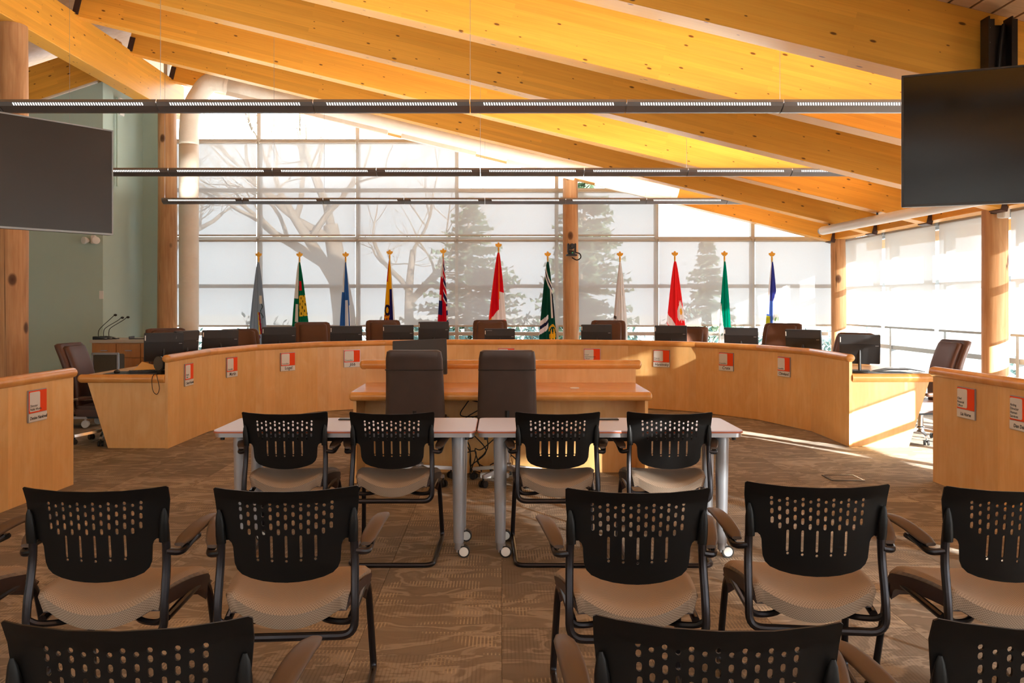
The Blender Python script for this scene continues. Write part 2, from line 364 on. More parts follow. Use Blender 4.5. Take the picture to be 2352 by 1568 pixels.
floor = MB().box(-9.6, 5.95, YMIN, 14.5, -.2, -.006).build('floor', M['carpet']); tag(floor, 'brown patterned carpet tile floor', None, None, 'structure')
ct = None; TS = .61
for i in range(-9, 10):
    x0 = -.30 + i*TS
    for j in range(0, 13):
        y0 = 1.45 + j*TS + (TS/2 if i % 2 else 0)
        if abs(x0+.3) > .62*(y0+1.5)+.4: continue
        if ct is None:
            ct = MB().box(-.304, .304, -.304, .304, -.005, 0).build('carpet_tile', M['carpet'], floor, smooth=0); ct.location = (x0, y0, 0)
        else: share(ct, floor, (x0, y0, 0), (0, 0, PI if (i*3+j) % 2 else 0))

def struct(o, label=None): return tag(o, label, None, None, 'structure')
struct(MB().prism([(-9.6, 0), (-5.88, 0), (-5.88, 4.72), (-9.6, 3.5)], 12.87, 13.0).build('wall_left_front', M['green'], smooth=0), 'pale green wall behind the credenza')
struct(MB().box(-6.0, -5.88, 13.0, 14.5, 0, 5.0).build('wall_left', M['green'], smooth=0), 'pale green side wall beside the back log post')
struct(MB().box(-5.9, -5.52, 14.3, 14.42, 0, 4.7).build('wall_back', M['green'], smooth=0))
struct(MB().box(-9.7, -9.6, YMIN, 13.0, 0, 4.2).build('wall_left_far', M['green'], smooth=0))
wr = struct(MB().box(-9.7, 5.95, YMIN-.12, YMIN, 0, .5).build('wall_rear', M['white_wall'], smooth=0))
MB().prism([(-9.7, 3.4), (-5.6, 4.2), (-5.6, 5.5), (-9.7, 4.1)], YMIN-.12, YMIN).build('wall_pier', M['white_wall'], wr, smooth=0)
MB().prism([(-5.6, 4.2), (-.3, 4.0), (5.95, 2.5), (5.95, 2.9), (-5.37, 5.6), (-5.6, 5.5)], YMIN-.12, YMIN).build('wall_gable', M['white_wall'], wr, smooth=0)
w3 = struct(thing('window_added_rear', 'added window wall behind the camera for fill light', None))  # added glazing out of view, brings daylight in from the rear
for k in range(8):
    x = -5.6+1.65*k; MB().box(x-.03, x+.03, YMIN-.1, YMIN, .5, min(4.2, 4.0-.24*(x+.3)) if x > -.3 else 4.1).build('mullion', M['alu'], w3, smooth=0)
for z in (1.4, 2.4, 3.3): MB().box(-5.6, 5.95 if z < 2.5 else 2.6, YMIN-.09, YMIN-.01, z-.03, z+.03).build('transom', M['alu'], w3, smooth=0)
MB().prism([(-9.7, .5), (5.95, .5), (5.95, 2.5), (-.3, 4.0), (-5.6, 4.2), (-9.7, 3.4)], YMIN-.056, YMIN-.05).build('pane', M['glass'], w3, smooth=0)

# roof: slab, deck boards, rafters, ridge and eave beams
SL = .243
def deckz(x): return zb(x)+RD
ceil = struct(MB().prism([(-5.37, deckz(-5.37)+.045), (6.45, deckz(6.45)+.045), (6.45, deckz(6.45)+.2), (-5.37, deckz(-5.37)+.2)], YMIN-.2, 15.3).build('ceiling', M['white_wall'], smooth=0), 'sloping timber roof over the chamber')
bw = .148; n = int((6.45+5.37)/bw); board = None
bwd = MB().box(-bw/2+.006, bw/2-.006, YMIN-.1, 15.2, 0, .045)
for k in range(n):
    x = -5.37+bw*(k+.5)
    if board is None: board = bwd.build('deck_board', M['deck'], ceil, smooth=0)
    else: board = share(board, ceil, (0, 0, 0), name='deck_board')
    board.location = (x, 0, deckz(x)); board.rotation_euler = (0, SLOPE, 0)
RAFT_Y = [14.0, 12.45, 10.87, 9.27, 7.67, 6.07, 4.47, 2.87, 1.27, -.33, -1.93]
XL, XE = -5.30, 5.33
L = (XE-XL)/math.cos(SLOPE); h = RD*math.cos(SLOPE)
raft = None; hang = None
for y in RAFT_Y:
    if raft is None: raft = MB().box(0, L, -.107, .107, 0, h).build('rafter', M['glulam'], ceil, bev=.004, seg=1); r_ = raft
    else: r_ = share(raft, ceil, (0, 0, 0), name='rafter')
    r_.location = (XL, y, zb(XL)); r_.rotation_euler = (0, SLOPE, 0)
    hm = MB().box(.0, .075, -.119, -.107, .02, .22).box(.0, .075, .107, .119, .02, .22)
    for zz in (.06, .12, .18): hm.tube([(.035, -.124, zz), (.035, -.118, zz)], .012, 6)
    if hang is None: hang = hm.build('hanger_bracket', M['post_metal'], r_); h0 = hang
    else: share(hang, r_, (0, 0, 0), name='hanger_bracket')
    e_ = MB().box(L-.07, L+.004, -.112, .112, -.012, .16).build('end_shoe', M['post_metal'], r_, smooth=0) if y == RAFT_Y[0] else share(e0, r_, (0, 0, 0), name='end_shoe')
    if y == RAFT_Y[0]: e0 = e_
rb = MB().box(-.2, 18.0, -.12, .12, 0, .54).build('ridge_beam', M['glulam'], ceil, bev=.004, seg=1); rb.location = (-5.37, 14.25, 4.49); rb.rotation_euler = (0, 0, -PI/2)
eb = MB().box(0, 18.2, -.1, .1, 0, .30).build('eave_beam', M['glulam'], ceil, bev=.004, seg=1); eb.location = (5.43, 14.3, 2.465); eb.rotation_euler = (0, 0, -PI/2)
MB().box(6.38, 6.45, YMIN-.1, 15.2, 2.36, 2.72).build('fascia_board', M['glulam'], ceil, smooth=0)
# lower roof to the left of the ridge
def zl(x): return 5.0+0.33*(x+5.5)
struct(MB().prism([(-5.30, zl(-5.30)+.55), (-9.9, zl(-9.9)+.55), (-9.9, zl(-9.9)+.75), (-5.30, zl(-5.30)+.75)], YMIN-.2, 15.3).build('ceiling_left', M['deck'], smooth=0), 'lower roof left of the ridge beam')
cl_par = bpy.data.objects['ceiling_left']
lr = None
for y in (12.94, 9.6, 6.2):
    if lr is None: lr = MB().box(0, 4.2, -.10, .10, 0, .5).build('rafter', M['glulam'], cl_par, bev=.004, seg=1); q = lr
    else: q = share(lr, cl_par, (0, 0, 0), name='rafter')
    q.location = (-5.50, y, 4.86); q.rotation_euler = (0, PI-math.atan(.33), 0); q.location.z += .48
    q.rotation_euler = (0, math.atan(.33), PI); q.location = (-5.52, y, zl(-5.52)-.12)

# log columns
def log_column(label, x, y, r0, r1, z1, seed):
    rnd = random.Random(seed); rings = []; nn = 20; ph = [rnd.uniform(0, 6.28) for _ in range(4)]
    for k in range(15):
        t = k/14; rad = r0+(r1-r0)*t; ring = []
        for i in range(nn):
            a = 2*PI*i/nn; rr = rad*(1+.018*math.sin(2*a+ph[0]+t*2)+.014*math.sin(3*a+ph[1]-t*4)+.012*math.sin(9*t+ph[2]+a))
            ring.append(Vector((rr*math.cos(a)+.012*math.sin(3*t+ph[3]), rr*math.sin(a), z1*t)))
        rings.append(ring)
    o = MB().loft(rings).build('log_column', M['log'], smooth=60); o.location = (x, y, 0); o.rotation_euler = (0, 0, rnd.uniform(0, 6))
    return tag(o, label, 'column', 'peeled log columns')
log_column('thick peeled log column at the far left under the ridge beam', -5.37, 9.56, .178, .155, 4.49, 1)
log_column('dark peeled log column in the back left corner beside the white duct', -5.36, 14.0, .155, .145, 4.49, 2)
log_column('peeled log column in the middle of the back window carrying a camera', 1.12, 14.0, .13, .118, zb(1.12), 3)
log_column('peeled log column where the back and right windows meet', 5.43, 14.0, .118, .112, 2.465, 4)
log_column('sunlit peeled log column along the right window wall', 5.43, 9.57, .135, .128, 2.465, 5)

# ---- back glazing
MX = [-5.50, -3.97, -2.35, -.72, .92, 2.56, 4.14, 5.68]
TZ = [.12, .94, 1.723, 2.505, 3.30, 4.105]
w1 = struct(thing('window_1', 'tall back window wall of aluminium framed panes', None))
def groof(x): return zb(x)+.42
for i, x in enumerate(MX):
    MB().box(x-.03, x+.03, YB-.06, YB+.06, 0, groof(x)).build('mullion', M['alu'], w1, smooth=0)
for i, z in enumerate(TZ):
    for k in range(len(MX)-1):
        x0, x1 = MX[k], MX[k+1]
        if groof(x1) < z+.05 and groof(x0) < z+.2: continue
        xe = x1 if groof(x1) > z else x0+(groof(x0)-z)/SL
        MB().box(x0+.03, min(xe, x1)-.03, YB-.05, YB+.05, z-.03, z+.03).build('transom', M['alu'], w1, smooth=0)
def clip_top(poly):
    out = []
    for i in range(len(poly)):
        a, b = poly[i], poly[(i+1) % len(poly)]; fa = groof(a[0])-a[1]; fb = groof(b[0])-b[1]
        if fa >= 0: out.append(a)
        if fa*fb < 0: t = fa/(fa-fb); out.append((a[0]+(b[0]-a[0])*t, a[1]+(b[1]-a[1])*t))
    return out
for k in range(len(MX)-1):
    zz = TZ+[5.6]
    for j in range(len(zz)-1):
        p = clip_top([(MX[k]+.03, zz[j]+.03), (MX[k+1]-.03, zz[j]+.03), (MX[k+1]-.03, zz[j+1]-.03), (MX[k]+.03, zz[j+1]-.03)])
        if len(p) >= 3: MB().prism(p, YB-.004, YB+.004).build('pane', M['glass'], w1, smooth=0)
MB().box(-5.5, 5.68, YB-.06, YB+.06, 0, .09).build('sill', M['alu'], w1, smooth=0)
# ---- right glazing
MY = [14.35-1.57*k for k in range(12)]
w2 = struct(thing('window_2', 'low window wall along the right side', None))
RZ = [.10, .80, 1.72, 2.44]
for y in MY: MB().box(XR-.06, XR+.06, y-.03, y+.03, 0, 2.8).build('mullion', M['alu_grey'], w2, smooth=0)
for k in range(len(MY)-1):
    for z in RZ: MB().box(XR-.05, XR+.05, MY[k+1]+.03, MY[k]-.03, z-.03, z+.03).build('transom', M['alu_grey'], w2, smooth=0)
    zz = RZ+[2.8]
    for j in range(4): MB().box(XR-.004, XR+.004, MY[k+1]+.03, MY[k]-.03, zz[j]+.03, zz[j+1]-.03).build('pane', M['glass'], w2, smooth=0)
MB().box(XR-.06, XR+.06, MY[-1], MY[0], 0, .07).build('sill', M['alu_grey'], w2, smooth=0)

# ---- roller blinds
def blind(label, a0, a1, z0, z1, axis, pos, group, tube=True):
    o = thing('roller_blind', label, 'roller blind', (0, 0, 0), 0, group)
    if axis == 'x':
        MB().add([(a0, pos, z0+.02), (a1, pos, z0+.02), (a1, pos, z1), (a0, pos, z1)], [(0, 1, 2, 3)]).build('fabric', M['blind'], o, smooth=0)
        MB().box(a0, a1, pos-.009, pos+.009, z0, z0+.028).build('bottom_bar', M['alu'], o, bev=.003)
        MB().tube([(a0-.01, pos+.02, z1-.01), (a1+.01, pos+.02, z1-.01)], .022, 10).build('roller', M['alu'], o)
        for a in (a0, a1): MB().box(a-.004, a+.004, pos-.01, YB-.055, z1-.03, z1+.02).build('bracket', M['alu'], o, smooth=0)
    else:
        MB().add([(pos, a0, z0+.02), (pos, a1, z0+.02), (pos, a1, z1), (pos, a0, z1)], [(0, 1, 2, 3)]).build('fabric', M['blind_right'], o, smooth=0)
        MB().box(pos-.009, pos+.009, a0, a1, z0, z0+.028).build('bottom_bar', M['alu_grey'], o, bev=.003)
        MB().tube([(pos+.02, a0-.01, z1-.01), (pos+.02, a1+.01, z1-.01)], .022, 10).build('roller', M['alu_grey'], o)
        for a in (a0, a1): MB().box(pos-.01, XR-.055, a-.004, a+.004, z1-.03, z1+.02).build('bracket', M['alu_grey'], o, smooth=0)
    return o
YBL = 14.235
where = ['leftmost bay behind the white duct', 'second bay from the left', 'third bay from the left', 'fourth bay, behind the red and white flag', 'fifth bay, behind the middle log column', 'sixth bay, behind the red flag', 'rightmost bay beside the corner log']
for k in range(7):
    blind('lower off-white blind of the back window, '+where[k], MX[k]+.025, MX[k+1]-.025, 1.055+(.0 if k < 5 else .01), 2.475, 'x', YBL, 'lower roller blinds of the back window')
upw = ['leftmost bay', 'second bay', 'third bay', 'fourth bay, shorter than those to its left', 'fifth bay beside the middle log column']
for k in range(5):
    blind('upper off-white blind of the back window, '+upw[k], MX[k]+.025, MX[k+1]-.025, 2.535, 4.075 if k < 3 else 3.275, 'x', YBL, 'upper roller blinds of the back window')
rw = ['nearest the back corner', 'second from the back corner', 'third from the back corner, left of the log', 'fourth from the back corner, right of the log', 'fifth from the back corner', 'sixth from the back corner', 'seventh from the back corner', 'eighth from the back corner', 'ninth from the back corner', 'tenth from the back corner', 'last along the wall']
for k in range(11):
    blind('glowing blind on the right window wall, '+rw[k], MY[k+1]+(.05 if k < 4 else .002), MY[k]-(.05 if k < 5 else .002), 1.08, 2.47, 'y', XR-.16, 'roller blinds of the right window wall')

for k in range(-3, 7):  # added unseen rear blinds, glowing in the sun as soft fill
    x0 = max(-9.6, -5.6+1.65*k-.004); x1 = -5.6+1.65*k+1.654; zt = 4.3 if x1 < .5 else 4.25-.24*(x0+.3)
    o = thing('roller_blind', 'added closed blind behind the camera for fill light, bay %s from the left wall' % ['one', 'two', 'three', 'four', 'five', 'six', 'seven', 'eight', 'nine', 'ten'][k+3], 'roller blind', (0, 0, 0), 0, 'blinds added behind the camera')
    MB().add([(x0, YMIN+.05, .46), (x1, YMIN+.05, .46), (x1, YMIN+.05, zt), (x0, YMIN+.05, zt)], [(0, 1, 2, 3)]).build('fabric', M['blind_fill'], o, smooth=0)
    MB().box(x0, x1, YMIN+.04, YMIN+.06, .43, .46).build('bottom_bar', M['alu'], o, bev=.003)
    MB().tube([(x0, YMIN+.04, zt), (x1, YMIN+.04, zt)], .03, 10).build('roller', M['alu'], o)

# ------------------------------------------------------------------ curved council dais
RING = [(-3.31, 8.66), (-3.29, 9.80), (-3.04, 10.8), (-2.44, 11.6), (-1.61, 12.1), (-.63, 12.3), (.79, 12.3), (1.77, 12.1), (2.60, 11.6), (3.19, 10.8), (3.51, 9.85), (3.51, 8.77)]
def offset_line(pts, d):
    out = []; n = len(pts); nr = []
    for i in range(n-1):
        dx, dy = pts[i+1][0]-pts[i][0], pts[i+1][1]-pts[i][1]; l = math.hypot(dx, dy); nr.append((-dy/l, dx/l))
    for i in range(n):
        if i == 0: m = nr[0]; k = 1
        elif i == n-1: m = nr[-1]; k = 1
        else:
            a, b = nr[i-1], nr[i]; m = (a[0]+b[0], a[1]+b[1]); l = math.hypot(*m); m = (m[0]/l, m[1]/l); k = 1/(m[0]*a[0]+m[1]*a[1])
        out.append((pts[i][0]+m[0]*d*k, pts[i][1]+m[1]*d*k))
    return out
def miter_tube(mb_pts, i, zc, ry, rz, n=14):
    """one straight, mitred length of rounded rail between points i and i+1"""
    rings = []
    for j in (i, i+1):
        p = mb_pts[j]; ds = []
        if j > 0: ds.append(Vector((p[0]-mb_pts[j-1][0], p[1]-mb_pts[j-1][1], 0)).normalized())
        if j < len(mb_pts)-1: ds.append(Vector((mb_pts[j+1][0]-p[0], mb_pts[j+1][1]-p[1], 0)).normalized())
        t = sum(ds, Vector()).normalized(); nrm = Vector((-t.y, t.x, 0)); k = 1/max(.3, t.dot(ds[0]))
        rings.append([Vector((p[0], p[1], zc))+nrm*ry*k*math.cos(a)+Vector((0, 0, rz*math.sin(a))) for a in (2*PI*q/n for q in range(n))])
    return rings
def round_cap(mb, p, d, zc, ry, rz):
    t = Vector((d[0], d[1], 0)).normalized(); nrm = Vector((-t.y, t.x, 0)); rings = []
    for k in range(6):
        a = PI/2*k/5*.98; s = math.cos(a); off = t*ry*.55*math.sin(a)
        rings.append([Vector((p[0], p[1], zc))+off+nrm*ry*s*math.cos(q)+Vector((0, 0, rz*s*math.sin(q))) for q in (2*PI*j/14 for j in range(14))])
    mb.loft(rings)
def dais(name, label, pts, depth, ends, rail_mat=None, group=None):
    o = thing(name, label, 'desk', (0, 0, 0), 0, group)
    inner = offset_line(pts, .03); rail = offset_line(pts, .012); w0 = offset_line(pts, .031); w1_ = offset_line(pts, depth); n = len(pts)
    for i in range(n-1):
        a, b, c, d = pts[i], pts[i+1], inner[i+1], inner[i]
        L_ = math.hypot(b[0]-a[0], b[1]-a[1]); ang = math.atan2(b[1]-a[1], b[0]-a[0]); Mi = T(a[0], a[1], 0, ang).inverted()
        loc = [Mi @ Vector((q[0], q[1], 0)) for q in (a, b, c, d)]
        p = MB().prism([(q.x, q.y) for q in loc], 0.0, .87, 'xy').build('front_panel', M['maple'], o, smooth=0)
        p.location = (a[0], a[1], 0); p.rotation_euler = (0, 0, ang)
        mb = MB().loft(miter_tube(rail, i, .893, .046, .04))
        if i == 0: round_cap(mb, rail[0], (pts[0][0]-pts[1][0], pts[0][1]-pts[1][1]), .893, .046, .04)
        if i == n-2: round_cap(mb, rail[-1], (pts[-1][0]-pts[-2][0], pts[-1][1]-pts[-2][1]), .893, .046, .04)
        r = mb.build('top_rail', M['rail'], o, smooth=50); r.data.transform(Mi); r.location = (a[0], a[1], 0); r.rotation_euler = (0, 0, ang)
        w = MB().prism([w0[i], w0[i+1], w1_[i+1], w1_[i]], .665, .725, 'xy').build('worktop', M['maple'], o, smooth=0)
        if i not in (0, n-2): 
            k = offset_line(pts, depth*.55); MB().prism([k[i], k[i+1], offset_line(pts, depth*.58)[i+1], offset_line(pts, depth*.58)[i]], 0, .66, 'xy').build('modesty_panel', M['maple'], o, smooth=0)
    for e in ends:
        i = 0 if e == 0 else n-1; j = 1 if e == 0 else n-2
        t = Vector((pts[i][0]-pts[j][0], pts[i][1]-pts[j][1], 0)).normalized(); p0 = Vector((*w0[i], 0)); p1 = Vector((*w1_[i], 0)); s = (p1-p0).normalized(); D = (p1-p0).length
        B = Matrix(((s.x, -t.x, 0, p0.x), (s.y, -t.y, 0, p0.y), (0, 0, 1, 0), (0, 0, 0, 1)))
        MB().prism([(0, 0), (D*.69, 0), (D*.94, .665), (0, .665)], .02, .05, 'xz', B).build('end_panel', M['maple'], o, smooth=0)
        mb = MB(); c0 = p0-t*.02; c1 = p1-t*.02
        mb.tube([Vector((c0.x, c0.y, .693)), Vector((c1.x, c1.y, .693))], .043, 14); mb.ell((c1.x, c1.y, .693), .043, .043, .043)
        mb.build('end_rail', M['rail'], o, smooth=50)
    for i in range(n-1):
        mb = MB().loft(miter_tube(w1_, i, .693, .03, .034)); mb.build('edge_rail', M['rail'], o, smooth=50)
    return o
dais('council_dais', 'long curved maple council dais facing the room', RING, .87, (0, 1))
dais('desk_wing', 'maple desk wing at the left edge with a name plate', [(-3.62, 3.6), (-3.50, 5.2), (-3.45, 6.1), (-3.41, 6.95)], .80, ())
dais('desk_wing', 'maple desk wing at the right edge with two name plates', [(3.51, 7.07), (3.54, 6.2), (3.58, 5.2), (3.70, 3.6)], .80, (0,))

# name plates
def seg_hit(px, a, b):
    k = (px-1150)/2000; dx, dy = b[0]-a[0], b[1]-a[1]; t = (k*a[1]-a[0])/(dx-k*dy); return (a[0]+dx*t, a[1]+dy*t)
def name_plate(label, px, a, b, title, name, nsize=.05):
    x, y = seg_hit(px, a, b); ang = math.atan2(b[1]-a[1], b[0]-a[0]); W, H = .235, .235
    o = thing('name_plate', label, 'name plate', (x, y, .575), ang, 'name plates on the desks')
    MB().box(-W/2, W/2, -.012, -.001, 0, H).build('frame', M['silver'], o, bev=.002)
    MB().box(-W/2+.006, W/2-.006, -.015, -.012, .068, H-.006).build('orange_panel', M['orange'], o, smooth=0)
    MB().prism(rrect(-W/2+.010, W/2-.095, .078, H-.014, .012, 4), -.0175, -.015).build('white_panel', M['card'], o, smooth=0)
    MB().box(-W/2+.004, W/2-.004, -.0165, -.012, .004, .064).build('name_strip', M['card'], o, smooth=0)
    ls = title.split('\n')
    for i, s in enumerate(ls):
        text(s, .026, M['ink'], o, (-W/2+.014, -.0182, .086+.026*(len(ls)-1-i)), (PI/2, 0, 0))
    if name: text(name, nsize, M['ink'], o, (0.005, -.0172, .020), (PI/2, 0, 0), align='CENTER', bold=.0006, shear=.12)
R_ = RING
PL = [(432, 0, 'Deputy\nClerk', 'Cheryl Nordal', .036, 'name plate nearest the left end of the curved dais'),
      (531, 1, 'Councillor', 'Martin', .054, 'name plate on the second dais panel from the left end'),
      (660, 2, 'Councillor', 'Logel', .056, 'name plate on the third dais panel, left of the clerk table'),
      (808, 3, 'Councillor', 'Jibb', .056, 'name plate on the fourth dais panel, glinting, beside the clerk desk ledge'),
      (1163, 5, 'Warden', '', .05, 'name plate half hidden behind the right clerk chair'),
      (1360, 6, 'Chief\nAdministrative\nOfficer', '', .05, 'name plate cut off by the ledge of the clerk desk'),
      (1520, 7, 'Deputy\nWarden', 'Hankivsky', .048, 'name plate in the streak of sun right of the clerk desk'),
      (1669, 8, 'Councillor', 'Crate', .054, 'name plate in shade on the fourth dais panel from the right end'),
      (1802, 9, 'Councillor', 'Cleveland', .046, 'name plate nearest the right end of the curved dais')]
for px, i, tt, nm, ns, lb in PL: name_plate(lb, px, R_[i], R_[i+1], tt, nm, ns)
name_plate('large name plate on the left desk wing', 83, (-3.45, 6.1), (-3.41, 6.95), 'Director\nPublic Works', 'Denise Nankivell', .032)
name_plate('name plate on the right desk wing nearest the gap', 2222, (3.51, 7.07), (3.54, 6.2), 'Chief\nFinancial\nOfficer', 'Lia Horne', .034)
name_plate('name plate cut off by the right edge of the photo', 2348, (3.54, 6.2), (3.58, 5.2), 'Acting\nDirector\nHuman\nServices', 'Dan Dalby', .034)

# ------------------------------------------------------------------ clerk desk in the middle
o = thing('clerk_desk', 'two tier maple clerk desk in the middle of the dais', 'desk')
def bull(name, x0, x1, y, z, ry, rz, parent, cap=True):
    mb = MB(); rings = []
    for x in (x0, x1): rings.append([Vector((x, y+ry*math.cos(a), z+rz*math.sin(a))) for a in (2*PI*q/14 for q in range(14))])
    mb.loft(rings)
    if cap:
        for x in (x0, x1): mb.ell((x, y, z), ry*.6, ry, rz, 14, 8)
    return mb.build(name, M['rail'], parent, smooth=50)
MB().box(-1.20, 1.20, 6.96, 7.80, .68, .735).build('worktop', M['rail'], o, smooth=0)
bull('edge_rail', -1.19, 1.19, 6.965, .702, .036, .036, o)
for s in (-1, 1):
    a = MB().box(min(s*1.16, s*1.185), max(s*1.16, s*1.185), 7.0, 7.80, 0, .68).build('side_panel', M['maple'], o, smooth=0)
MB().box(-1.16, 1.16, 7.44, 7.47, 0, .68).build('modesty_panel', M['maple'], o, smooth=0)
MB().box(-.36, .38, 7.405, 7.44, 0.0, .68).build('cable_panel', M['maple'], o, smooth=0)
MB().box(-1.21, 1.21, 7.80, 7.83, 0, .87).build('riser_panel', M['maple'], o, smooth=0)
bull('ledge_rail', -1.235, 1.235, 7.82, .895, .05, .042, o)
MB().tube([(.62, 7.3, .735), (.62, 7.3, .7385)], .04, 16).build('cable_grommet', M['white'], o)
# black touch screen on the clerk desk
o = thing('touch_screen', 'black tilted touch screen behind the left clerk chair', 'monitor', (-.69, 7.45, .735), math.radians(-4))
Mt = Matrix.Translation((0, 0, .045)) @ Matrix.Rotation(math.radians(-12), 4, 'X') @ Matrix.Rotation(math.radians(-3.0), 4, 'Y')
MB().box(-.235, .235, 0, .028, .05, .36, Mt).build('housing', M['monitor'], o, bev=.005)
MB().box(-.228, .228, -.002, 0, .058, .352, Mt).build('screen', M['screen_matte'], o, smooth=0)
MB().box(-.10, .10, .02, .20, 0, .012).tube([(0, .10, .01), (0, .06, .18)], .02, 8).build('stand', M['black'], o)
# monitor stand tray, mouse on the desk
tag(MB().ell((-.905, 7.62, .752), .022, .045, .02).build('conference_puck', M['black']), 'small black puck at the left end of the clerk desk', 'puck')

# cables under the clerk desk
rnd = random.Random(4)
cab = thing('cable_bundle', 'tangle of black cables hanging under the clerk desk', 'cables')
for k in range(9):
    x0 = -.22+.05*k; pts = [(x0, 7.36, .68)]
    for j in range(6): pts.append((x0+rnd.uniform(-.13, .13)-.02*j, 7.30+rnd.uniform(-.06, .06), .62-.095*j+rnd.uniform(-.08, .08)))
    pts.append((x0-.1+rnd.uniform(-.1, .1), 7.30, .012)); pts = [(min(.33, max(-.34, p[0])), p[1], max(.012, p[2])) for p in pts]
    MB().tube(spline(pts, 6), .0048, 6).build('cable', M['rubber'], cab)
MB().box(-.02, .07, 7.25, 7.31, .10, .13).build('power_brick', M['black'], cab, bev=.006)
MB().box(-.17, .07, 7.20, 7.27, 0, .04).build('power_strip', M['white'], cab, bev=.006)
for x0, x1 in ((-.10, -.02), (.02, -.08)):
    pass

# clerk chairs
def star_base(parent, y=0.0, r=.30, mat='silver', mat2='rubber', hub=.075, seed=0.0):
    for k in range(5):
        a = 2*PI*k/5+seed; d = Vector((math.cos(a), math.sin(a), 0)); c = Vector((0, y, 0))
        rings = []
        sd = Vector((-d.y, d.x, 0))
        for t, wz, zz in ((.02, .03, .125), (.5, .022, .105), (.95, .017, .085), (1.0, .014, .083)):
            p = c+d*r*t; w = wz; rings.append([p+sd*w+Vector((0, 0, zz-.012)), p-sd*w+Vector((0, 0, zz-.012)), p-sd*w*.7+Vector((0, 0, zz+.016)), p+sd*w*.7+Vector((0, 0, zz+.016))])
        leg = MB().loft(rings).build('base_arm', M[mat], parent, bev=.004)
        q = c+d*r*.97; sm = MB()
        for s in (-1, 1): sm.tube([q+sd*s*.010+Vector((0, 0, .028)), q+sd*s*.026+Vector((0, 0, .028))], .028, 14)
        sm.tube([q+Vector((0, 0, .03)), q+Vector((0, 0, .085))], .008, 6); sm.build('caster', M[mat2], leg)
    MB().lathe([(.038, .09), (.042, .10), (.04, .15), (.028, .16), (.028, .30), (.02, .305), (.02, .42)], 14, c=(0, y, 0)).build('gas_lift', M[mat], parent)
def clerk_chair(label, x, y, rz, seed):
    o = thing('clerk_chair', label, 'chair', (x, y, 0), rz, 'tall brown chairs at the clerk desk')
    star_base(o, seed=seed)
    MB().box(-.12, .12, -.12, .12, .40, .44).build('tilt_mechanism', M['black'], o, bev=.01)
    MB().prism(rrect(-.24, .24, -.26, .24, .07), .44, .52, 'xy').build('seat', M['leather2'], o, bev=.02)
    rings = []
    for k in range(13):
        t = k/12; z = .44+.635*t; hw = .235-.018*t; yy = -.29-.10*t+.03*math.sin(PI*t); th = .035+.012*math.sin(PI*min(1, t*1.1)); sc = 1.0 if t < .97 else .96
        ring = []
        for q in range(20):
            a = 2*PI*q/20; cx = math.copysign(abs(math.cos(a))**.35, math.cos(a)); sy = math.copysign(abs(math.sin(a))**.6, math.sin(a))
            ring.append(Vector((hw*sc*cx, yy+th*sy+.35*(hw*cx)**2, z)))
        rings.append(ring)
    top = [p.copy() for p in rings[-1]]; cm = sum(top, Vector())/20
    rings.append([cm+(p-cm)*.9+Vector((0, 0, .012)) for p in top])
    b = MB().loft(rings).build('backrest', M['leather2'], o, smooth=45)
    sp = [Vector((.222*s, -.29-.10*.8-.03*1-.008+.35*(.222*s)**2+.02, .44+.635*.78)) for s in [q/10-1 for q in range(21)]]
    MB().tube([p+Vector((0, -.004, 0)) for p in sp], .004, 6).build('headrest_seam', M['black'], b)
    MB().tube(fillet([(0, -.15, .42), (0, -.31, .42), (0, -.33, .62)], .06), .02, 8).build('back_bracket', M['black'], o)
clerk_chair('tall dark brown chair at the clerk desk, left, in front of the touch screen', -.665, 7.05, 0, .5)
clerk_chair('tall dark brown chair at the clerk desk, right one of the two', .05, 7.05, 0, .25)
for q in bpy.data.objects:
    if q.name.startswith('clerk_chair'): q.location.y = 7.05

# ------------------------------------------------------------------ executive leather chairs
def exec_chair():
    o = thing('executive_chair', 'x', 'chair', (0, 0, 0), 0, 'brown leather chairs behind the dais')
    star_base(o, mat='chrome', seed=.3)
    MB().prism(rrect(-.25, .25, -.25, .25, .08), .42, .53, 'xy').build('seat', M['leather'], o, bev=.03)
    def shell(x0, x1, off, th, z0, z1, nm, par, ncr=0):
        rings = []
        for k in range(17):
            t = k/16; z = z0+(z1-z0)*t; tt = (z-.5)/.66; w = (x1-x0)/2*(1-.10*(1-min(1, tt*2.2))**2); cx = (x0+x1)/2
            yb = -.25-.14*tt+.05*math.sin(PI*min(1, max(0, tt)))
            if tt > .85: w *= 1-.35*((tt-.85)/.15)**3*.25
            ring = []
            for q in range(28):
                a = 2*PI*q/28; c = math.copysign(abs(math.cos(a))**.4, math.cos(a)); s = math.copysign(abs(math.sin(a))**.7, math.sin(a))
                x = cx+w*c; cre = -.007*max(0, math.sin(x*95+t*2))**4 if (s > 0 and ncr) else 0
                ring.append(Vector((x, yb+off+th*s+.32*x*x+cre*(1 if .1 < t < .95 else 0), z)))
            rings.append(ring)
        top = rings[-1]; cm = sum(top, Vector())/28; rings.append([cm+(p-cm)*.85+Vector((0, .005, .015)) for p in top])
        return MB().loft(rings).build(nm, M['leather'], par, smooth=60)
    b = shell(-.262, .262, -.02, .045, .47, 1.145, 'backrest', o)
    shell(-.20, .20, .03, .045, .50, 1.12, 'back_cushion', b, 1)
    for s in (-1, 1):
        MB().tube(fillet([(s*.24, -.2, .48), (s*.31, -.2, .61), (s*.31, .16, .61), (s*.25, .2, .44)], .07), .014, 8).build('arm_frame', M['chrome'], o)
        MB().tube([(s*.31, -.12, .615), (s*.31, .0, .622), (s*.31, .12, .615)], .02, 8).build('armrest', M['leather'], o)
    MB().box(-.13, .13, -.14, .14, .39, .43).build('tilt_mechanism', M['black'], o, bev=.01)
    return o
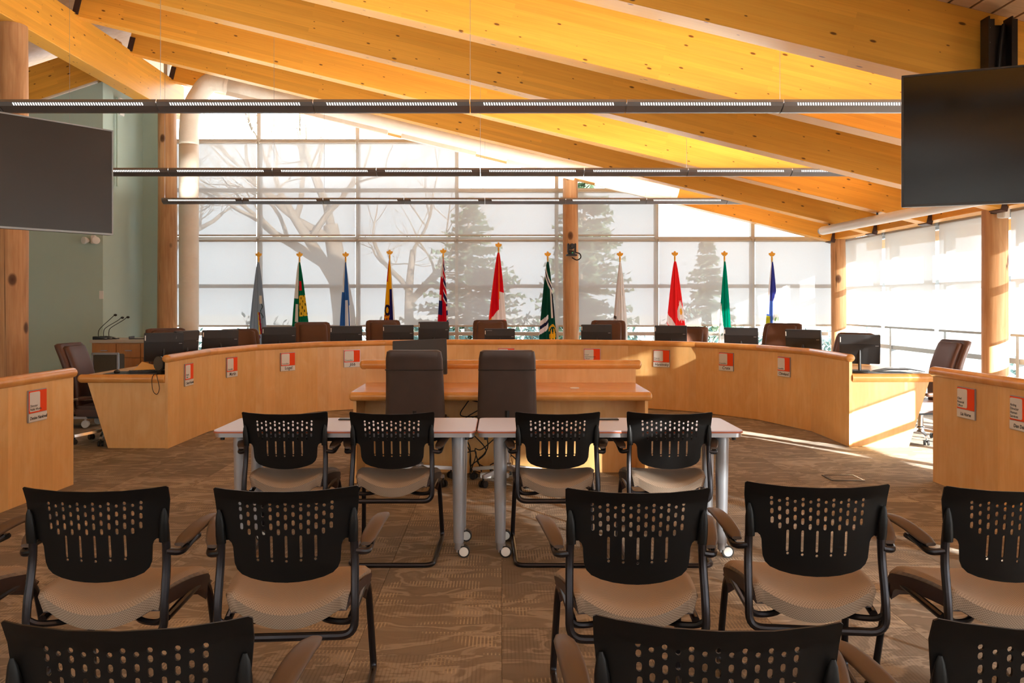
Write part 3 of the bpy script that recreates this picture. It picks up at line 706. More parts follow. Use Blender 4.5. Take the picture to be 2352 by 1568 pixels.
EX = [(-3.47, 11.62, -.56, 1.10, 'brown leather chair half hidden by a monitor at the left of the dais'),
      (-2.70, 12.55, -.40, 1.17, 'brown leather chair in front of the green flag'),
      (-1.75, 13.0, -.22, 1.19, 'creased brown leather chair in front of the yellow flag'),
      (-.16, 13.15, 0.0, 1.19, 'brown leather chair at the centre of the dais under the tallest flag'),
      (1.61, 13.05, .14, 1.185, 'brown leather chair in front of the white flag right of the middle log'),
      (2.72, 12.55, .40, 1.105, 'low brown leather chair between the red and the green flag'),
      (3.82, 11.85, .62, 1.17, 'brown leather chair in front of the blue flag at the right of the dais'),
      (4.42, 10.95, .95, 1.07, 'leather chair behind the monitor on the right end of the dais'),
      (-4.22, 11.05, -.75, 1.125, 'brown leather chair behind the two monitors at the left end of the dais'),
      (-4.42, 9.08, -1.55, 1.03, 'brown leather swivel chair turned to the left end of the dais'),
      (4.70, 9.15, 1.5, 1.06, 'dark leather swivel chair in the sun beside the right end of the dais')]
proto = exec_chair()
for i, (x, y, rz, zt, lb) in enumerate(EX):
    q = proto if i == 0 else copy_tree(proto)
    rz = -rz; q['label'] = lb; q.location = (x+.30*math.sin(rz), y-.30*math.cos(rz), 0); q.rotation_euler = (0, 0, rz+PI)
    for c in q.children:
        if c.name.split('.')[0] in ('seat', 'backrest', 'arm_frame', 'armrest', 'tilt_mechanism'): c.location.z = zt-1.16

# ------------------------------------------------------------------ monitors
def monitor_proto():
    o = thing('monitor', 'x', 'monitor', (0, 0, 0), 0, 'monitors on the dais')
    Mt = Matrix.Rotation(math.radians(6), 4, 'X')
    h = MB().box(-.245, .245, -.008, .03, .09, .40, Mt).build('housing', M['monitor'], o, bev=.006)
    MB().box(-.238, .238, .0301, .0315, .098, .392, Mt).build('screen', M['screen'], h, smooth=0)
    MB().box(-.235, .235, -.012, -.008, .10, .30, Mt).build('rear_cover', M['black'], h, bev=.004)
    MB().box(-.238, -.226, -.0105, -.008, .32, .375, Mt).build('side_label', M['white'], h, smooth=0)
    MB().box(.185, .225, -.0128, -.012, .280, .287, Mt).build('rear_badge', M['silver'], h, smooth=0)
    MB().tube([(0, -.04, .01), (0, -.035, .16), (0, -.02, .22)], .02, 10).build('neck', M['black'], o)
    MB().prism(rrect(-.12, .12, -.12, .08, .03), 0, .012, 'xy').build('foot', M['black'], o)
    return o
mp = monitor_proto()
def on_dais(px, off):
    for i in range(len(RING)-1):
        a, b = RING[i], RING[i+1]; pa = 1150+2000*a[0]/a[1]; pb = 1150+2000*b[0]/b[1]
        if pa <= px <= pb:
            x, y = seg_hit(px, a, b); dx, dy = b[0]-a[0], b[1]-a[1]; l = math.hypot(dx, dy); return x-dy/l*off, y+dx/l*off, math.atan2(dy, dx)
def at(px, y): return (px-1150)*y/2000
MON = [(505, 10.85, .55, 1.113, 'dark monitor back at the left of the dais, partly over a brown chair'),
       (640, 11.55, .42, 1.132, 'dark monitor back left of the green flag chair'),
       (795, 12.15, .25, 1.128, 'dark monitor back in front of the blue flag'),
       (915, 12.55, .08, 1.13, 'dark monitor back in front of the creased brown chair'),
       (996, 12.62, .1, 1.178, 'grey monitor back standing highest, above the touch screen'),
       (1148, 12.65, 0.0, 1.077, 'black monitor back with a maker mark at the centre of the dais'),
       (1370, 12.55, -.12, 1.136, 'black monitor back right of the middle log column'),
       (1541, 12.15, -.3, 1.134, 'black monitor back in front of the red flag'),
       (1703, 11.45, -.5, 1.124, 'black monitor back below the green and white flag'),
       (1847, 10.45, -.75, 1.13, 'black monitor back at the right of the dais near the corner log')]
for i, (px, y, rz, zt, lb) in enumerate(MON):
    q = mp if i == 0 else copy_tree(mp)
    q['label'] = lb; q.location = (at(px, y), y, .727); q.rotation_euler = (0, 0, rz); q.scale = (.90, 1, 1)
    for c in q.children:
        if c.name.split('.')[0] == 'housing': c.location.z = zt-1.127
    if i == 5:
        hs = [c for c in q.children if c.name.startswith('housing')][0]
        text('Lenovo', .03, M['silver'], hs, (-.215, -.05, .365), (PI/2+math.radians(6), 0, 0)); 
        hs.children[-1].location.y = -.046
for (x, y, rz, zt, lb) in ((-3.67, 9.48, .50, 1.125, 'large black monitor on the left end of the dais'), (-3.52, 9.70, 1.25, 1.14, 'second black monitor angled behind the first at the left end'), (3.80, 9.22, -.35, 1.115, 'black monitor back on the sunlit right end of the dais')):
    q = copy_tree(mp); q['label'] = lb; q.scale = (.82, 1, 1); q.location = (x, y, .727); q.rotation_euler = (0, 0, rz)
    for c in q.children:
        if c.name.split('.')[0] == 'housing': c.location.z = zt-1.127

# ------------------------------------------------------------------ things on the dais ends and at the left
tag(MB().prism(rrect(-4.02, -3.44, 8.78, 9.16, .02), .7265, .731, 'xy').build('desk_pad', M['black']), 'black desk pad on the left end of the dais', 'desk pad')
o = thing('computer_mouse', 'black computer mouse on the left desk pad', 'mouse', (-3.93, 8.92, .731), .3)
MB().ell((0, 0, .012), .032, .055, .022).build('shell', M['black'], o); MB().ell((0, .03, .033), .004, .01, .005).build('scroll_wheel', M['rubber'], o)
o = thing('keyboard', 'low black keyboard by the left monitors', 'keyboard', (-3.66, 9.0, .731), .5)
MB().box(-.17, .17, -.06, .06, 0, .018).build('tray', M['black'], o, bev=.004)
km = None
for r in range(4):
    for c in range(12):
        p = (-.151+.0275*c, -.042+.028*r, .018)
        if km is None: km = MB().box(-.011, .011, -.011, .011, 0, .006).build('key', M['monitor'], o, smooth=0); km.location = p
        else: share(km, o, p, name='key')
o = thing('desk_speaker', 'round black desk speaker at the left dais end', 'speaker', (-3.44, 8.82, .727), -.5)
MB().tube([(0, -.03, .11), (0, .04, .11)], [.078, .06], 20).build('body', M['black'], o); MB().tube([(0, -.036, .11), (0, -.03, .11)], .07, 20).build('grille', M['mat_grey'], o)
MB().box(-.035, .035, -.03, .04, 0, .04).build('foot', M['black'], o, bev=.005)
tag(MB().tube(spline([(-3.44, 8.76, .732), (-3.45, 8.66, .735), (-3.455, 8.625, .68), (-3.44, 8.615, .58), (-3.40, 8.61, .545), (-3.375, 8.61, .60), (-3.39, 8.612, .68), (-3.41, 8.63, .735), (-3.42, 8.70, .732)], 6), .0035, 6).build('speaker_cable', M['rubber']), 'thin black cable looping over the left dais end', 'cable')
o = thing('manila_envelope', 'open tan envelope behind the left desk pad', 'envelope', (-3.72, 9.28, .727), .2)
MB().add([(-.17, -.1, .003), (.16, -.12, .003), (.16, .12, .003), (-.12, .12, .09), (-.17, -.1, 0), (.16, -.12, 0), (.16, .12, 0), (-.12, .12, .086)], [(0, 1, 2), (0, 2, 3), (4, 6, 5), (4, 7, 6), (0, 4, 5, 1), (1, 5, 6, 2), (2, 6, 7, 3), (3, 7, 4, 0)]).build('sheet', M['paper'], o, smooth=0)
tag(MB().prism(rrect(3.62, 4.20, 8.86, 9.18, .02), .7265, .731, 'xy').build('desk_pad', M['black']), 'black desk pad on the sunlit right end of the dais', 'desk pad')
tag(MB().tube(spline([(3.58, 8.95, .731), (3.62, 8.84, .74), (3.72, 8.82, .733), (3.70, 8.95, .735), (3.60, 9.0, .735)], 6), .005, 6).build('mouse_cable', M['rubber']), 'coiled dark cable on the right end of the dais', 'cable')
tag(MB().prism([(-.24, 0), (-.1, .03), (.1, .035), (.24, .01), (.24, .004), (.1, .025), (-.1, .02), (-.24, -.0)], -.1, .1, 'xz', T(4.15, 9.1, .732, -.2)).build('open_folder', M['black'], smooth=0), 'thin bent black folder on the right desk end', 'folder')

cr = thing('credenza', 'wooden credenza with a grey top against the green wall', 'cabinet', (-5.62, 11.9, 0))
MB().box(.02, 1.03, .03, .85, .08, .90).build('body', M['walnut'], cr, smooth=0)
MB().box(0, 1.05, 0, .86, .90, .94).build('top', M['alu'], cr, bev=.004)
MB().box(.05, 1.0, .06, .82, 0, .08).build('plinth', M['black'], cr, smooth=0)
for k in range(3):
    d = MB().box(.03+.335*k, .355+.335*k, .012, .03, .70, .885).build('drawer', M['walnut'], cr, bev=.002); MB().box(.15+.335*k, .24+.335*k, -.004, .012, .79, .80).build('handle', M['silver'], d)
    d = MB().box(.03+.335*k, .355+.335*k, .012, .03, .10, .69).build('door', M['walnut'], cr, bev=.002); MB().box(.31+.335*k, .32+.335*k, -.004, .012, .50, .60).build('handle', M['silver'], d)
mlab = ['tallest gooseneck microphone, leftmost on the credenza', 'middle gooseneck microphone on the credenza', 'rightmost gooseneck microphone on the credenza, leaning most']
for k, (px, hx, hy) in enumerate(((226, 265, 724), (238, 281, 730), (250, 294, 729))):
    y = 12.05+.07*k; x = at(px, y); o = thing('gooseneck_microphone', mlab[k], 'microphone', (x, y, .94), 0, 'gooseneck microphones on the credenza')
    MB().prism([(-.06, 0), (.13, 0), (.13, .012), (-.02, .045), (-.06, .045)], -.05, .05, 'xz').build('base', M['black'], o, bev=.004)
    MB().box(.07, .11, -.03, .03, .013, .022).build('button', M['white'], o, smooth=0)
    ex = (hx-px)*y/2000; ez = 1.45-(hy-695)*y/2000-.94
    MB().tube(spline([(0, 0, .04), (.0, 0, .10), (.03, 0, .16), (ex*.72, 0, ez*.86), (ex*.93, 0, ez)], 6), .005, 6).build('neck', M['black'], o)
    MB().ell((ex, 0, ez+.004), .024, .016, .016).build('capsule', M['rubber'], o)
o = thing('document_tray', 'flat black document tray on the credenza', 'tray', (-5.02, 12.25, .94), .1)
MB().prism(rrect(-.17, .17, -.12, .12, .02), 0, .008, 'xy').box(-.17, -.16, -.11, .11, .006, .04).box(.16, .17, -.11, .11, .006, .03).build('tray', M['black'], o)
o = thing('equipment_case', 'grey fabric equipment case with metal frame before the credenza', 'case', (-4.95, 10.9, .0), 0)
MB().box(-.15, .15, 0, .22, .12, .80).build('body', M['mat_grey'], o, bev=.01)
for s in (-1, 1): MB().box(s*.16-.012, s*.16+.012, -.012, .012, .08, .82).build('frame_post', M['silver'], o, bev=.003)
MB().box(-.17, .17, -.012, .012, .80, .825).build('frame_top', M['silver'], o, bev=.003)
MB().box(-.17, .17, -.02, .24, .06, .12).build('base', M['silver'], o, bev=.004)
for s in (-1, 1):
    for yy in (.03, .19): MB().tube([(s*.14-.012, yy, .03), (s*.14+.012, yy, .03)], .03, 12).build('wheel', M['rubber'], o)
o = thing('equipment_cart', 'low pale equipment cart behind the left desk gap', 'cart', (-5.05, 10.25, 0))
MB().box(-.42, .30, -.22, .22, .17, .22).build('platform', M['white'], o, bev=.006); MB().box(-.42, .30, -.22, .22, .11, .14).build('lower_rail', M['silver'], o, bev=.004)
MB().box(-.36, .10, -.16, .18, .22, .50).build('equipment_box', M['black'], o, bev=.008)
for sx in (-.34, .24):
    for sy in (-.16, .16): MB().tube([(sx, sy-.015, .045), (sx, sy+.015, .045)], .045, 14).tube([(sx, sy, .05), (sx, sy, .13)], .012, 6).build('caster', M['white'], o)

# wall fittings
o = thing('emergency_light', 'white twin emergency light on the green wall under the left screen', 'light', (at(217, 12.85), 12.84, 2.34))
MB().box(-.03, .03, -.05, .02, -.02, .10).build('bracket', M['white'], o, bev=.008)
for s in (-1, 1): MB().lathe([(.02, 0), (.05, .05), (.055, .09), (.045, .095)], 14, Matrix.Translation((s*.05, -.06, .02)) @ Matrix.Rotation(PI/2, 4, 'X') @ Matrix.Rotation(s*.5, 4, 'Y')).build('lamp_head', M['white'], o)
tag(MB().box(-.03, .03, -.015, 0.0, -.06, .06).build('wall_switch', M['white'], bev=.003, loc=(at(232, 12.85), 12.868, 1.45+18*12.85/2000)), 'small white switch plate on the green wall', 'switch')
o = thing('junction_box', 'small pale box and conduit high on the green wall', 'box', (-5.86, 13.35, 4.42))
MB().box(0, .06, -.08, .08, -.1, .16).build('box', M['white'], o, bev=.006); MB().tube([(.03, -.11, .15), (.03, -.11, -1.2)], .018, 8).build('conduit', M['green'], o)
o = thing('security_camera', 'black pan and tilt camera on the middle log column', 'camera', (at(1314, 13.84), 13.845, 2.19))
MB().box(-.10, .07, -.13, .03, 0, .025).build('shelf', M['black'], o, bev=.004); MB().lathe([(.06, 0), (.062, .04), (.05, .06)], 18, c=(-.01, -.05, .025)).build('base', M['black'], o)
for xx in (.03, -.08): MB().box(xx, xx+.03, -.09, -.01, .05, .20).build('yoke_arm', M['black'], o, bev=.008)
h_ = MB().tube([(-.01, -.13, .15), (-.01, 0, .15)], .045, 18).build('head', M['monitor'], o); MB().tube([(-.01, -.14, .15), (-.01, -.13, .15)], [.026, .032], 16).build('lens', M['black'], h_)
MB().box(-.01, .005, -.1125, -.111, .045, .052).build('status_led', M['led'], o, smooth=0)
MB().tube(spline([(.04, 0, .06), (.12, .0, .04), (.14, .02, -.02), (.08, .03, -.06), (0, .03, -.02)], 6), .01, 8).build('cable', M['rubber'], o)
o = thing('wall_speaker', 'small white box speaker on top of the sunlit log column', 'speaker', (5.40, 9.38, 2.36), .5)
MB().box(-.05, .05, -.06, .03, 0, .12).build('body', M['white'], o, bev=.008); MB().tube([(0, .03, .06), (0, .12, .07)], .015, 8).build('bracket', M['black'], o)
# projector screen tube under the rafters on the right
o = thing('screen_roller', 'white roller screen tube hung under the rafters on the right', 'roller')
MB().tube([(4.70, 12.7, 2.50), (4.70, 8.2, 2.46)], .062, 16).build('case', M['white'], o); MB().tube([(4.70, 12.78, 2.50), (4.70, 12.7, 2.50)], .05, 16).build('end_cap', M['alu_grey'], o)
for y in (12.45, 10.87, 9.27): MB().tube([(4.70, y, zb(4.70)), (4.70, y, 2.53)], .012, 6).build('hanger', M['black'], o)

# ------------------------------------------------------------------ white spiral duct
def uv_tube(path, r, n=20):
    path = [Vector(p) for p in path]; me = bpy.data.meshes.new('duct'); bm = bmesh.new(); uvl = bm.loops.layers.uv.new('UVMap'); rings = []; dist = [0]
    t = (path[1]-path[0]).normalized(); u = Vector((0, 1, 0))
    for i, p in enumerate(path):
        tt = (path[min(i+1, len(path)-1)]-path[max(i-1, 0)]).normalized(); w = tt.cross(u).normalized()
        rings.append([bm.verts.new(p+(u*math.cos(a)+w*math.sin(a))*r) for a in (2*PI*k/n for k in range(n))])
        if i: dist.append(dist[-1]+(p-path[i-1]).length)
    for k in range(len(path)-1):
        for i in range(n):
            j = (i+1) % n; f = bm.faces.new((rings[k][i], rings[k][j], rings[k+1][j], rings[k+1][i])); f.smooth = True
            for lp, uv in zip(f.loops, ((dist[k]*6+i/n, i/n), (dist[k]*6+(i+1)/n, (i+1)/n), (dist[k+1]*6+(i+1)/n, (i+1)/n), (dist[k+1]*6+i/n, i/n))): lp[uvl].uv = uv
    bm.faces.new(rings[0]); bm.faces.new(rings[-1][::-1]); bmesh.ops.recalc_face_normals(bm, faces=bm.faces); bm.to_mesh(me); bm.free(); me.materials.append(M['duct']); return me
YD = 13.62; RDU = .148
def dz(x): return zb(x)+.115
duct = thing('ventilation_duct', 'white spiral ventilation duct rising at the left and sloping along the roof', 'duct')
xr = at(434, YD)
def dpart(name, path, par=duct):
    q = bpy.data.objects.new(name, uv_tube(path, RDU)); COL.objects.link(q); q.parent = par; return q
dpart('riser', [(xr, YD, .02+.3*k) for k in range(14)])
el = spline([(xr, YD, 3.92), (xr, YD, 4.15), (xr+.03, YD, 4.42), (xr+.14, YD, 4.67), (xr+.33, YD, dz(xr+.33)-.05), (xr+.6, YD, dz(xr+.6))], 6)
dpart('elbow', el)
x0, x1 = xr+.6, at(1555, YD)
dpart('sloping_run', [(x0+(x1-x0)*k/24, YD, dz(x0+(x1-x0)*k/24)) for k in range(25)])
for xa in (x0, x1-.1):
    MB().tube([(xa, YD, dz(xa)), (xa+.05, YD, dz(xa+.05))], RDU+.008, 20).build('collar', M['duct'], duct)
for pa, pb in ((522, 672), (700, 890), (922, 1092), (1163, 1318), (1365, 1540)):
    xa, xb = at(pa, YD), at(pb, YD); Mx = Matrix.Translation((xa, YD-.03, dz(xa)-RDU-.045)) @ Matrix.Rotation(SLOPE, 4, 'Y')
    MB().box(0, (xb-xa)/math.cos(SLOPE), -.05, .05, 0, .12, Mx).build('diffuser', M['duct'], duct, bev=.006)
for xa in (-4.2, -2.0, .3, 2.2): MB().tube([(xa, YD, dz(xa)+RDU), (xa, YD+.28, dz(xa)+.35)], .006, 6).build('hanger_wire', M['silver'], duct)

# ------------------------------------------------------------------ suspended linear lights
SEG = 1.22
def linear_light(label, y, x0, nseg):
    o = thing('linear_light', label, 'light', (0, y, 2.98), 0, 'suspended linear lights')
    ups = []
    body = slot = up = None
    for k in range(nseg):
        xa = x0+SEG*k
        if body is None:
            prof = [(-.085, .052), (-.098, .03), (-.085, .0), (-.02, -.035), (.02, -.035), (.085, .0), (.098, .03), (.085, .052), (.075, .052), (.075, .03), (-.075, .03), (-.075, .052)]
            rings = [[Vector((x, a, b)) for a, b in prof] for x in (.004, SEG-.004)]
            body = MB().loft(rings).build('housing', M['lamp_body'], o, smooth=0); b_ = body
            s = MB()
            for q in range(52):
                xx = .11+(SEG-.22)*q/51
                for sg in (-1, 1):
                    a0, b0, a1, b1 = -.0962*sg, .024, -.0864*sg, .004
                    s.add([(xx-.005, a0-.002*sg, b0), (xx+.005, a0-.002*sg, b0), (xx+.011, a1-.002*sg, b1), (xx+.001, a1-.002*sg, b1)], [(0, 1, 2, 3)])
            slot = s.build('louvre_slots', M['lamp_slot'], b_, smooth=0); slot['kind'] = 'stuff'
            up = MB().box(.03, SEG-.03, -.06, .06, .034, .044).build('lamp_tube', M['lamp_up'], b_, smooth=0)
        else:
            b_ = share(body, o, (0, 0, 0), name='housing'); share(slot, b_, (0, 0, 0), name='louvre_slots')['kind'] = 'stuff'; share(up, b_, (0, 0, 0), name='lamp_tube')
        b_.location = (xa, 0, 0)
    for k in range(0, nseg+1, 2):
        xa = x0+SEG*k; xa = min(max(xa, x0+.02), x0+SEG*nseg-.02)
        top = zb(xa)+RD+.0; MB().tube([(xa, 0, .05), (xa, 0, top-2.98)], .0022, 5).build('suspension_wire', M['silver'], o)
    return o
linear_light('long suspended linear light nearest the camera', 6.86, -5.12, 8)
linear_light('long suspended linear light in the middle of the room', 10.30, -5.12, 8)
linear_light('long suspended linear light farthest away before the window', 13.22, -5.12, 8)
linear_light('added unseen suspended light just above the nearest chairs', 3.42, -5.12, 8)  # added row out of view, raises the interior brightness
linear_light('added unseen suspended light behind the camera', .05, -5.12, 8)  # second added row, also unseen, for more fill light

# ------------------------------------------------------------------ wall screens
def tv(label, x0, y0, x1, y1, z0, z1, scr, bez):
    ang = math.atan2(y1-y0, x1-x0); W = math.hypot(x1-x0, y1-y0)
    o = thing('television', label, 'television', (x0, y0, z0), ang); H = z1-z0
    b = MB().box(0, W, 0, .05, 0, H).build('housing', M['black'], o, bev=.006)
    MB().box(.012, W-.012, -.003, .0, .016, H-.012).build('screen', scr, o, smooth=0)
    for a in ((0, W, 0, .014), (0, W, H-.010, H), (0, .010, 0, H), (W-.010, W, 0, H)): MB().box(a[0], a[1], -.006, .0, a[2], a[3]).build('bezel', bez, o, smooth=0)
    return o
t1 = tv('large wall screen hanging at the left, turned toward the room', -3.83, 5.40, -2.94, 6.60, 1.96, 2.755, M['screen_matte'], M['alu_grey'])
MB().box(.55, .85, .05, .12, .25, .6).build('mount_plate', M['blackmetal'], t1, bev=.004); MB().tube([(.70, .12, .4), (.70, .22, .4), (.70, .22, 2.75)], .03, 10).build('ceiling_pole', M['blackmetal'], t1)
t2 = tv('large glossy wall screen hanging at the right', 2.44, 5.30, 3.80, 4.74, 2.03, 2.83, M['screen'], M['blackmetal'])
o = thing('ceiling_bracket', 'black steel ceiling bracket holding the right screen', 'bracket', (3.25, 5.9, 2.5))
for xx in (0.0, .155): 
    MB().box(xx, xx+.075, -.04, .0, 0, .86).box(xx, xx+.01, -.10, -.04, 0, .86).build('channel', M['blackmetal'], o, smooth=0)
for xx in (.035, .19):
    for zz in (.10, .30, .50, .70, .80): MB().tube([(xx, -.046, zz), (xx, -.04, zz)], .008, 6).build('bolt', M['silver'], o)
MB().box(.075, .155, -.03, .0, 0, .82).build('web_plate', M['blackmetal'], o, smooth=0)
MB().tube(spline([(.13, -.05, .82), (.10, -.055, .6), (.09, -.05, .3), (.09, -.1, .02)], 6), .012, 8).build('cable', M['rubber'], o)
MB().box(.05, .18, -.72, -.02, .02, .07).build('support_arm', M['blackmetal'], o, smooth=0)

# ------------------------------------------------------------------ two folding tables
def table(label, x0, x1, sock):
    y0, y1 = 4.86, 5.42; o = thing('folding_table', label, 'table', (0, 0, 0), 0, 'folding tables')
    top = MB().prism(rrect(x0+.003, x1-.003, y0+.003, y1-.003, .04), .729, .735, 'xy').build('table_top', M['laminate'], o)
    MB().prism(rrect(x0, x1, y0, y1, .042), .721, .7295, 'xy').build('edge_band', M['edgeband'], o)
    MB().prism(rrect(x0+.008, x1-.008, y0+.008, y1-.008, .04), .697, .721, 'xy').build('under_tray', M['silver'], o)
    MB().box(x0+.18, x1-.18, 5.12, 5.16, .64, .697).build('cross_beam', M['blackmetal'], o)
    MB().box(x0+.25, x1-.25, 5.22, 5.30, .62, .66).build('cable_tray', M['blackmetal'], o)
    for s in sock: MB().box(s-.06, s+.06, 5.30, 5.36, .735, .742).build('power_socket', M['black'], top, bev=.002)
    for lx in (x0+.13, x1-.10):
        for ly in (4.97, 5.31):
            lg = MB().lathe([(.029, .085), (.031, .2), (.040, .697)], 18, c=(lx, ly, 0)).build('leg', M['tubeleg'], o)
            cs = MB().tube([(lx, ly, .045), (lx, ly, .09)], .024, 12).box(lx-.012, lx+.03, ly-.018, ly+.018, .03, .075).build('caster_fork', M['silver'], lg)
            wl = MB().tube([(lx+.03, ly-.020, .034), (lx+.03, ly+.020, .034)], .034, 20).build('caster_tyre', M['rubber'], lg)
            MB().tube([(lx+.03, ly-.024, .034), (lx+.03, ly-.020, .034)], [.024, .027], 18).build('caster_cap', M['white'], lg)
    MB().tube([(x0+.05, 4.90, .697), (x0+.05, 4.90, .68)], .012, 8).tube([(x1-.05, 4.90, .697), (x1-.05, 4.90, .68)], .012, 8).build('glide', M['rubber'], o)
table('pale folding table on casters, left of the two joined tables', -1.615, -.140, (-.93,))
table('pale folding table on casters, right of the two joined tables', -.132, 1.362, (.66,))

# ------------------------------------------------------------------ guest chairs
def chair_back():
    # outline in (x, z)
    half = [(0, .84), (.10, .841), (.19, .846), (.228, .850), (.2345, .845), (.233, .80), (.227, .74), (.222, .70), (.220, .672), (.205, .670), (.190, .672), (.181, .664), (.176, .65), (.174, .62), (.172, .595), (.164, .574), (.148, .558), (.118, .546), (.078, .537), (.038, .5325), (0, .531)]
    outline = half + [(-x, z) for x, z in reversed(half[1:-1])]
    holes = []
    def slot(cx, cz, w, h):
        r = w/2; pts = []
        for q in range(5): a = PI*q/4; pts.append((cx+r*math.cos(a), cz+max(0, h/2-r)+r*math.sin(a)))
        for q in range(5): a = PI+PI*q/4; pts.append((cx+r*math.cos(a), cz-max(0, h/2-r)+r*math.sin(a)))
        res = []
        for p in pts:
            if not res or math.hypot(p[0]-res[-1][0], p[1]-res[-1][1]) > 1e-4: res.append(p)
        if math.hypot(res[0][0]-res[-1][0], res[0][1]-res[-1][1]) < 1e-4: res.pop()
        holes.append(res)
    cs = .0248
    for k in range(13):
        def X(z): return (k-6)*cs*(1-(.80-z)*.35)
        if k % 2 == 0: spec = [(.797, .0108), (.779, .014), (.752, .0175), (.721, .021)]
        else: spec = [(.789, .010), (.762, .0155), (.733, .0175), (.703, .019)]
        for z, hh in spec: slot(X(z), z, .0108, hh*1.12)
        if k in (2, 4, 6, 8, 10):
            slot((k-6)*cs*.955, .653, .0092, .076); slot((k-6)*cs*.94, .604+abs(k-6)*.0012, .0096, .0096)
    vs = []; es = []
    for lp in [outline]+holes:
        o = len(vs); vs += [Vector(p) for p in lp]; es.append([o+i for i in range(len(lp))])
    # extra inner points so the sheet can curve
    for i in range(-8, 9):
        for z in (.83, .816, .685, .59, .56):
            x = i*.026
            if z < .67 and abs(x) > .14: continue
            if z > .67 and abs(x) > .215: continue
            vs.append(Vector((x, z)))
    for i in range(-8, 9):
        for z in (.80, .77, .74, .71):
            if abs(i) >= 7: vs.append(Vector((i*.0262, z)))
    res = delaunay_2d_cdt(vs, [], es, 2, 1e-5)
    V, E, F = res[0], res[1], res[2]
    def P3(p, off):
        x, z = p; y = -.265-.13*(z-.55)+.85*x*x-(.0 if z < .8 else .35*(z-.8)); return (x, y+off, z)
    n = len(V); mb = MB(); vv = [P3(p, 0) for p in V]+[P3(p, .006) for p in V]
    fs = [tuple(f) for f in F]+[tuple(i+n for i in reversed(f)) for f in F]
    cnt = {}
    for f in F:
        for i in range(len(f)):
            a, b = f[i], f[(i+1) % len(f)]; cnt.setdefault((min(a, b), max(a, b)), []).append((a, b))
    for k, l in cnt.items():
        if len(l) == 1: a, b = l[0]; fs.append((b, a, a+n, b+n))
    mb.add(vv, fs); return mb
def guest_chair():
    o = thing('guest_chair', 'x', 'chair', (0, 0, 0), 0, 'perforated black guest chairs')
    b = chair_back().build('backrest', M['shell'], o, smooth=40)
    for s in (-1, 1):
        # moulded sleeves that hold the back to the tubes
        rings = []
        for z, w, d in ((.662, .016, .017), (.69, .0165, .017), (.73, .015, .013), (.76, .010, .007), (.775, .004, .003)):
            x = s*(.214+.004*(z-.66)*10); y = -.265-.13*(z-.55)+.85*x*x-.006
            rings.append([Vector((x+w*math.cos(a), y+d*math.sin(a)-.004, z)) for a in (2*PI*q/12 for q in range(12))])
        MB().loft(rings).build('sleeve', M['shell'], b)
    rf = fillet([(-.214, -.245, .72), (-.219, -.235, .60), (-.222, -.27, .46), (-.222, -.275, .358), (.222, -.275, .358), (.222, -.27, .46), (.219, -.235, .60), (.214, -.245, .72)], [0, .06, .06, .085, .085, .06, .06, 0], 6)
    MB().tube(rf, .0138, 10).build('back_frame', M['frame'], o)
    sl = fillet([(-.205, -.20, .392), (-.225, .19, .418), (-.242, .285, .013), (-.228, -.30, .013), (.228, -.30, .013), (.242, .285, .013), (.225, .19, .418), (.205, -.20, .392)], [0, .11, .05, .06, .06, .05, .11, 0], 7)
    MB().tube(sl, .0135, 10).build('sled_frame', M['frame'], o)
    for s in (-1, 1):
        MB().tube(spline([(s*.222, -.273, .418), (s*.19, -.25, .395), (s*.12, -.2, .386), (s*.05, -.1, .39)], 4), [.011]*13, 8).build('seat_support', M['frame'], o)
    # cushion
    nx, ny = 24, 22; rings = []
    def hw(t): return .200+.042*min(1, t*1.25)-(.012*max(0, t-.9)/.1)
    def top(u, t):
        r = .070*(1-t)**1.1*abs(u)**2.0; z = .446+r+.016*math.sin(PI*min(1, t))+.012*t
        z -= .05*max(0, (t-.82)/.18)**2; z -= .016*max(0, (.075-t)/.075)**2; z -= .020*max(0, (abs(u)-.86)/.14)**2
        return z
    vs = []; fs = []
    for j in range(ny+1):
        t = j/ny; y = -.262+.455*t
        for i in range(nx+1):
            u = -1+2*i/nx; vs.append((u*hw(t), y+.02*(abs(u)**3)*(1-t)-.018*(1-u*u)*(1-t), top(u, t)))
    m0 = len(vs)
    for j in range(ny+1):
        t = j/ny; y = -.262+.455*t
        for i in range(nx+1):
            u = -1+2*i/nx; vs.append((u*(hw(t)-.012), y+.02*(abs(u)**3)*(1-t)-.010*(1-u*u)*(1-t)+(.012 if j == 0 else (-.012 if j == ny else 0)), top(u, t)-.050-.004*(1-t)))
    W_ = nx+1
    for j in range(ny):
        for i in range(nx):
            a = j*W_+i; fs.append((a, a+1, a+W_+1, a+W_)); fs.append((m0+a, m0+a+W_, m0+a+W_+1, m0+a+1))
    for i in range(nx):
        fs.append((i, m0+i, m0+i+1, i+1)); a = ny*W_+i; fs.append((a, a+1, m0+a+1, m0+a))
    for j in range(ny):
        a = j*W_; fs.append((a, a+W_, m0+a+W_, m0+a)); a += nx; fs.append((a, m0+a, m0+a+W_, a+W_))
    MB().add(vs, fs).build('seat_cushion', M['seat'], o, smooth=70)
    # dark shell wrapping the sides and front of the cushion
    rings = []
    for j in range(1, ny+1):
        t = j/ny; y = -.262+.455*t+(.006 if j == ny else 0); ring = []
        for i in range(15):
            u = -1+2*i/14; w = hw(t)+.004; zt = top(u*.9999, t)
            ring.append(Vector((u*w, y+.02*(abs(u)**3)*(1-t), zt-.060)))
        for i in range(15):
            u = 1-2*i/14; w = hw(t)-.012; ring.append(Vector((u*w, y+.02*(abs(u)**3)*(1-t)-.004, top(u*.9999, t)-.070)))
        ring[0].z = top(1, t)-.012; ring[14].z = top(1, t)-.012
        rings.append(ring)
    MB().loft(rings).build('seat_shell', M['seatshell'], o, smooth=60)
